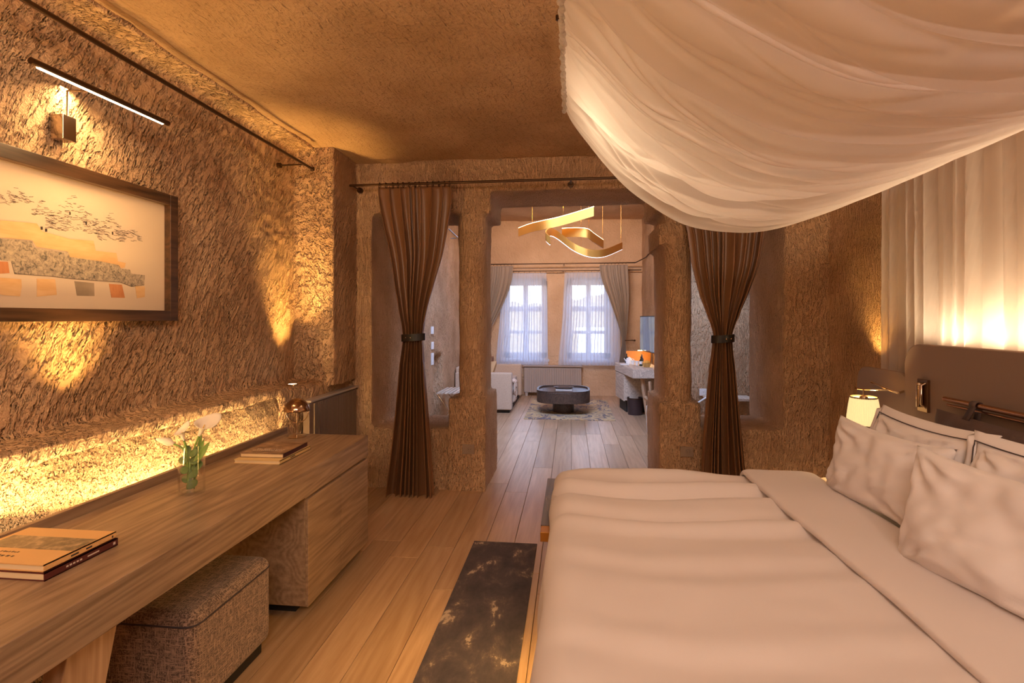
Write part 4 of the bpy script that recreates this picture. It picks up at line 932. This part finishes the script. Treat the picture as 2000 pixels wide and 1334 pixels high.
tag(MB().box(-.24, .02, 8.38, 8.56, .356, .372).build('magazine', plain('white_magazine', (.72, .68, .64), .5), bevel=.001), 'flat pale magazine on the coffee table under the tray', 'magazine')
ty = thing('tray', 'shallow dark oval dish resting on the magazine on the coffee table', 'dish', (-.12, 8.5, .372))
MB().lathe([(.001, 0), (.12, 0), (.165, .035), (.158, .035), (.118, .008), (.001, .008)], (-.115, 8.5, .3725), 36, sy=.7, cap=False).build('dish', plain('dish_brown', (.12, .08, .06), .35), ty, smooth=40)
tag(MB().box(-.70, .65, 7.83, 9.75, 0, .010).build('patterned_rug', RUG2, bevel=.003), 'beige and grey patterned rug under the coffee table', 'rug')
# desk in the living room
ld = thing('writing_desk', 'pale wooden writing desk with cabinet against the far right wall', 'desk', (1.1, 8.4, 0))
MB().prism([(.745, 9.12), (.905, 7.88), (1.325, 7.92), (1.325, 9.13)], .62, .75).build('top', ASHE, ld, bevel=.003)
MB().prism([(.765, 9.10), (.845, 8.50), (1.33, 8.55), (1.33, 9.1)], .20, .62).build('cabinet', ASHE, ld, bevel=.003)
MB().prism([(.755, 9.10), (.835, 8.50), (.848, 8.50), (.768, 9.10)], .19, .61).build('cabinet_door', ASHE, ld, bevel=.002)
MB().prism([(.82, 9.06), (.88, 8.6), (1.30, 8.62), (1.3, 9.06)], .0, .20).build('plinth', BLK, ld)
MB().tube([(1.05, 7.99, .62), (1.14, 8.03, .0)], .03, 4).build('leg', LEGW, ld)
MB().tube([(1.32, 7.99, .62), (1.25, 8.03, .0)], .03, 4).build('leg', LEGW, ld)
wb = thing('waste_bin', 'dark cylindrical waste bin beside the writing desk', 'bin', (1.06, 8.35, 0))
bq = aX(1237, 793, 1.0); BX, BYY = 1.0, 8.42
MB().lathe([(.001, 0), (.112, 0), (.125, .255), (.119, .255), (.107, .01), (.001, .01)], (BX, BYY, .001), 32, cap=False).build('body', plain('bin_brown', (.05, .03, .03), .35), wb, smooth=40)
MB().lathe([(.12, .250), (.129, .250), (.129, .262), (.12, .262), (.12, .25)], (BX, BYY, .001), 32, cap=False).build('rim', BRONZE, wb, smooth=40)
# stool frame seen at the jamb
ch = thing('desk_chair', 'wooden legged chair mostly hidden behind the right door jamb', 'chair', (1.2, 7.6, 0))
MB().tube([(1.02, 7.55, .40), (1.30, 7.5, .16)], .028, 4).build('leg', LEGW, ch)
MB().tube([(1.12, 7.7, .60), (1.16, 7.7, .02)], .022, 4).build('leg', LEGW, ch)
MB().tube([(1.31, 7.3, .44), (1.28, 7.3, .0)], .022, 4).build('leg', LEGW, ch)
MB().box(1.16, 1.34, 7.2, 7.75, .42, .48).build('seat', BLK, ch, bevel=.02)
pf2 = thing('pouf', 'ivory upholstered pouf at the right door jamb', 'pouf', (1.05, 6.6, 0))
MB().lathe([(.001, .02), (.16, .02), (.185, .06), (.19, .26), (.185, .31)], (1.13, 6.75, 0), 36, cap=False).build('body', LINEN, pf2, smooth=60)
MB().lathe([(.185, .315), (.192, .34), (.19, .40), (.15, .44), (.001, .445)], (1.13, 6.75, 0), 36, cap=False).build('seat_cushion', LINEN, pf2, smooth=60)
# television
tv = thing('television', 'dark flat television on the far right wall', 'television', (1.2, 8.6, 1.2))
c0 = aX(1252, 618, 1.16); a0 = Vector((1.165, 9.02, 0)); a1 = Vector((1.30, 8.05, 0)); d = (a1 - a0).normalized(); nn = Vector((-d.y, d.x, 0)); nn = -nn if nn.x > 0 else nn
def plate(o0, o1, zlo, zhi, e0, e1):
    pts = [a0 + d * e0 + nn * o0, a1 - d * e0 + nn * o0, a1 - d * e0 + nn * o1, a0 + d * e0 + nn * o1]
    return [(p.x, p.y) for p in pts], zlo, zhi
TVS = plain('tv_screen', (.02, .02, .025), .08, coat=.5)
P_, z0_, z1_ = plate(-.02, .015, .965, 1.54, 0, 0); MB().prism(P_, z0_, z1_).build('housing', BLK, tv, bevel=.003)
P_, z0_, z1_ = plate(.0152, .017, .98, 1.525, .012, 0); MB().prism(P_, z0_, z1_).build('screen', TVS, tv)
MB().box(1.24, 1.335, 8.45, 8.6, 1.2, 1.32).build('wall_bracket', BLK, tv)
# things on the writing desk
tag(MB().box(.93, 1.34, 9.10, 9.13, .752, .95).build('leaning_picture', plain('orange_panel', (.75, .28, .06), .5), bevel=.003), 'plain orange picture standing at the back of the writing desk', 'picture')
tl_ = thing('desk_light', 'small lit lamp at the back of the writing desk', 'lamp', (1.24, 8.9, .75))
MB().box(1.10, 1.34, 8.88, 8.90, .965, .975).build('bar', LED, tl_); MB().box(1.335, 1.345, 8.88, 8.90, .751, .97).build('post', BRONZE, tl_)
for i, (x, y, lb) in enumerate(((1.00, 8.72, 'white cup left of the basket on the writing desk'), (1.05, 8.6, 'white cup nearest the desk front edge'))):
    k = thing('cup', lb, 'cup', (x, y, .75), 'cups on the writing desk'); MB().lathe([(.001, 0), (.022, 0), (.035, .07), (.032, .07), (.02, .006), (.001, .006)], (x, y, .751), 20, cap=False).build('bowl', WHITE, k, smooth=40)
    MB().tube([(x - .034, y, .80), (x - .052, y, .79), (x - .048, y, .77), (x - .028, y, .768)], .004, 6).build('handle', WHITE, k, smooth=180)
k = thing('kettle', 'small white kettle on the writing desk', 'kettle', (.955, 8.85, .75)); MB().lathe([(.001, 0), (.05, 0), (.055, .03), (.045, .09), (.02, .105), (.001, .12)], (.955, 8.85, .751), 24, cap=False).build('body', WHITE, k, smooth=60)
MB().tube([(.955 - .05, 8.85, .80), (.955 - .085, 8.85, .845)], [.012, .006], 8).build('spout', WHITE, k, smooth=60); MB().tube([(.99, 8.85, .84), (1.03, 8.85, .83), (1.02, 8.85, .77)], .005, 8).build('handle', WHITE, k, smooth=60)
for i, (x, y, h_, m, lb) in enumerate(((1.10, 8.5, .15, plain('dark_bottle', (.02, .03, .02), .1), 'dark bottle with a white label on the writing desk'), (1.135, 8.66, .17, plain('blue_bottle', (.04, .05, .09), .15), 'slim blue-black bottle behind the label bottle'), (.93, 9.0, .16, BLK, 'black bottle standing before the orange picture'))):
    k = thing('bottle', lb, 'bottle', (x, y, .75), 'bottles on the writing desk'); MB().lathe([(.001, 0), (.026, 0), (.028, h_ * .55), (.010, h_ * .75), (.010, h_), (.001, h_)], (x, y, .751), 20, cap=False).build('body', m, k, smooth=40)
    if i == 0: MB().lathe([(.0285, .03), (.0285, .075)], (x, y, .751), 20, cap=False).build('label', WHITE, k, smooth=40)
k = thing('fruit_basket', 'round brass basket holding fruit on the writing desk', 'basket', (1.16, 8.3, .75)); MB().lathe([(.001, 0), (.045, 0), (.075, .065), (.072, .065), (.043, .005), (.001, .005)], (1.16, 8.3, .751), 28, cap=False).build('bowl', BRASS, k, smooth=40)
for i, (dx, dy, dz_) in enumerate(((-.03, 0, .065), (.03, .01, .065), (0, -.03, .07), (0, .03, .075))):
    p = (1.16 + dx, 8.3 + dy, .751 + dz_); o = MB().lathe([(.03 * math.sin(PI * j / 8) + .0005, -.03 * math.cos(PI * j / 8)) for j in range(9)], p, 14, cap=False).build('orange', plain('orange_peel', (.8, .35, .05), .5), smooth=180)
    tag(o, 'orange in the brass basket on the writing desk', 'fruit', 'oranges in the brass basket')
o = MB().box(.80, .93, 8.62, 8.82, .7515, .762).build('notepad', WHITE, bevel=.001); tag(o, 'white notepad at the left corner of the writing desk', 'notepad')
point('desk_lamp_glow', (1.24, 8.75, .93), 2.5, YEL, .03)

# chandelier: bent metal ribbons with light edges
cl = thing('ribbon_chandelier', 'gold ribbon chandelier hanging in the living room', 'chandelier', (0, 7.2, 2.9))
def ribbon(name, pts, hgt, led_top, led_mat=LED, tw=0):
    # pts (px, py, Y): centreline in the room, ribbon stands upright
    P = [aY(px, py, Y) for px, py, Y in pts]; Q = []
    n = len(P)
    for i in range(n - 1):
        p0, p1, p2, p3 = P[max(i - 1, 0)], P[i], P[i + 1], P[min(i + 2, n - 1)]
        for s in range(10):
            t = s / 10; Q.append(.5 * (2 * p1 + (p2 - p0) * t + (2 * p0 - 5 * p1 + 4 * p2 - p3) * t * t + (3 * p1 - p0 - 3 * p2 + p3) * t ** 3))
    Q.append(P[-1]); b = MB(); vs = []
    for q_ in Q: vs += [tuple(q_ + Vector((0, 0, hgt / 2))), tuple(q_ - Vector((0, 0, hgt / 2)))]
    b.add(vs, [(2 * i, 2 * i + 1, 2 * i + 3, 2 * i + 2) for i in range(len(Q) - 1)]); o = b.build(name, GOLD, cl, smooth=None, solid=.012)
    z = hgt / 2 + .002 if led_top else -hgt / 2 - .002
    MB().tube([q_ + Vector((0, 0, z)) for q_ in Q], .0048, 6).build('light_edge', led_mat, cl, smooth=180)
    return Q
Q1 = ribbon('ribbon', [(1013, 454, 7.35), (1035, 446, 7.2), (1060, 440, 7.0), (1100, 431, 6.9), (1160, 413, 6.75)], .12, True)
Q2 = ribbon('ribbon', [(1074, 470, 6.4), (1066, 460, 6.5), (1075, 453, 6.8), (1090, 460, 7.0), (1120, 482, 7.1), (1150, 494, 7.1), (1180, 494, 7.2), (1215, 480, 7.6)], .10, False, LEDW)
Q3 = ribbon('ribbon', [(1098, 455, 7.2), (1125, 454, 7.05), (1147, 456, 7.0), (1160, 465, 7.1), (1178, 477, 7.4)], .12, True)
for q_ in (Q1[12], Q1[30], Q3[22], Q3[-2], Q2[-2], Q2[45]): MB().cyl(q_ + Vector((0, 0, .05)), (q_.x, q_.y, 3.43), .0022, n=6).build('wire', BRASS, cl)
for q_ in (Q1[8], Q1[20], Q1[34], Q3[10]): point('chandelier_light', q_ + Vector((0, -.03, .22)), 2.2, YEL, .05)

# switches and luggage rack on the living room's left wall
for (py, h_, lb, nm) in ((645, .05, 'white thermostat, highest of the controls on the left wall', 'thermostat'), (675, .05, 'small white light switch between the thermostat and lower plate', 'light_switch'), (701, .08, 'square white switch plate, lowest of the wall controls', 'light_switch')):
    p = aX(844, py, -1.855); t = thing(nm, lb, 'switch', p)
    MB().box(-1.87, -1.842, p[1] - .045, p[1] + .045, p[2] - h_, p[2] + h_).build('plate', WHITE, t, bevel=.003)
    MB().box(-1.842, -1.838, p[1] - .02, p[1] + .02, p[2] - h_ * .6, p[2] + h_ * .6).build('button', WHITE, t, bevel=.001)
lr = thing('luggage_rack', 'folding slatted luggage rack against the living room left wall', 'rack', (-1.68, 7.2, 0))
for i in range(7): MB().box(-1.80 + i * .055, -1.765 + i * .055, 6.95, 7.55, .48, .497).build('slat', ASHE, lr, bevel=.002)
for y in (7.0, 7.5): MB().tube([(-1.80, y, .47), (-1.48, y, .02)], .012, 8).tube([(-1.44, y, .47), (-1.80, y, .02)], .012, 8).build('leg', CHROME, lr, smooth=60)
br = thing('wall_bracket', 'white angled bracket high in the left opening', 'bracket', (-1.0, 5.6, 2.4))
q0, q1, q2 = aY(876, 447, 5.6), aY(895, 465, 5.6), aY(880, 466, 5.6)
MB().tube([q0, q1], .008, 6).tube([q1, q2], .006, 6).build('arm', WHITE, br, smooth=60)
socket('small white socket plate seen through the right opening', 1373, 766, 6.59, .08, 'wall_socket', WHITE)
st = thing('side_shelf', 'thin white shelf edge seen through the right opening', 'shelf', (1.75, 6.5, .5))
q0, q1 = aY(1358, 790, 6.45), aY(1380, 776, 6.45)
MB().tube([q0, q1], .012, 6).build('edge', WHITE, st); MB().box(q1[0] - .01, q1[0] + .5, 6.3, 6.6, q1[2] - .02, q1[2] + .01).build('board', ASHE, st, bevel=.003)
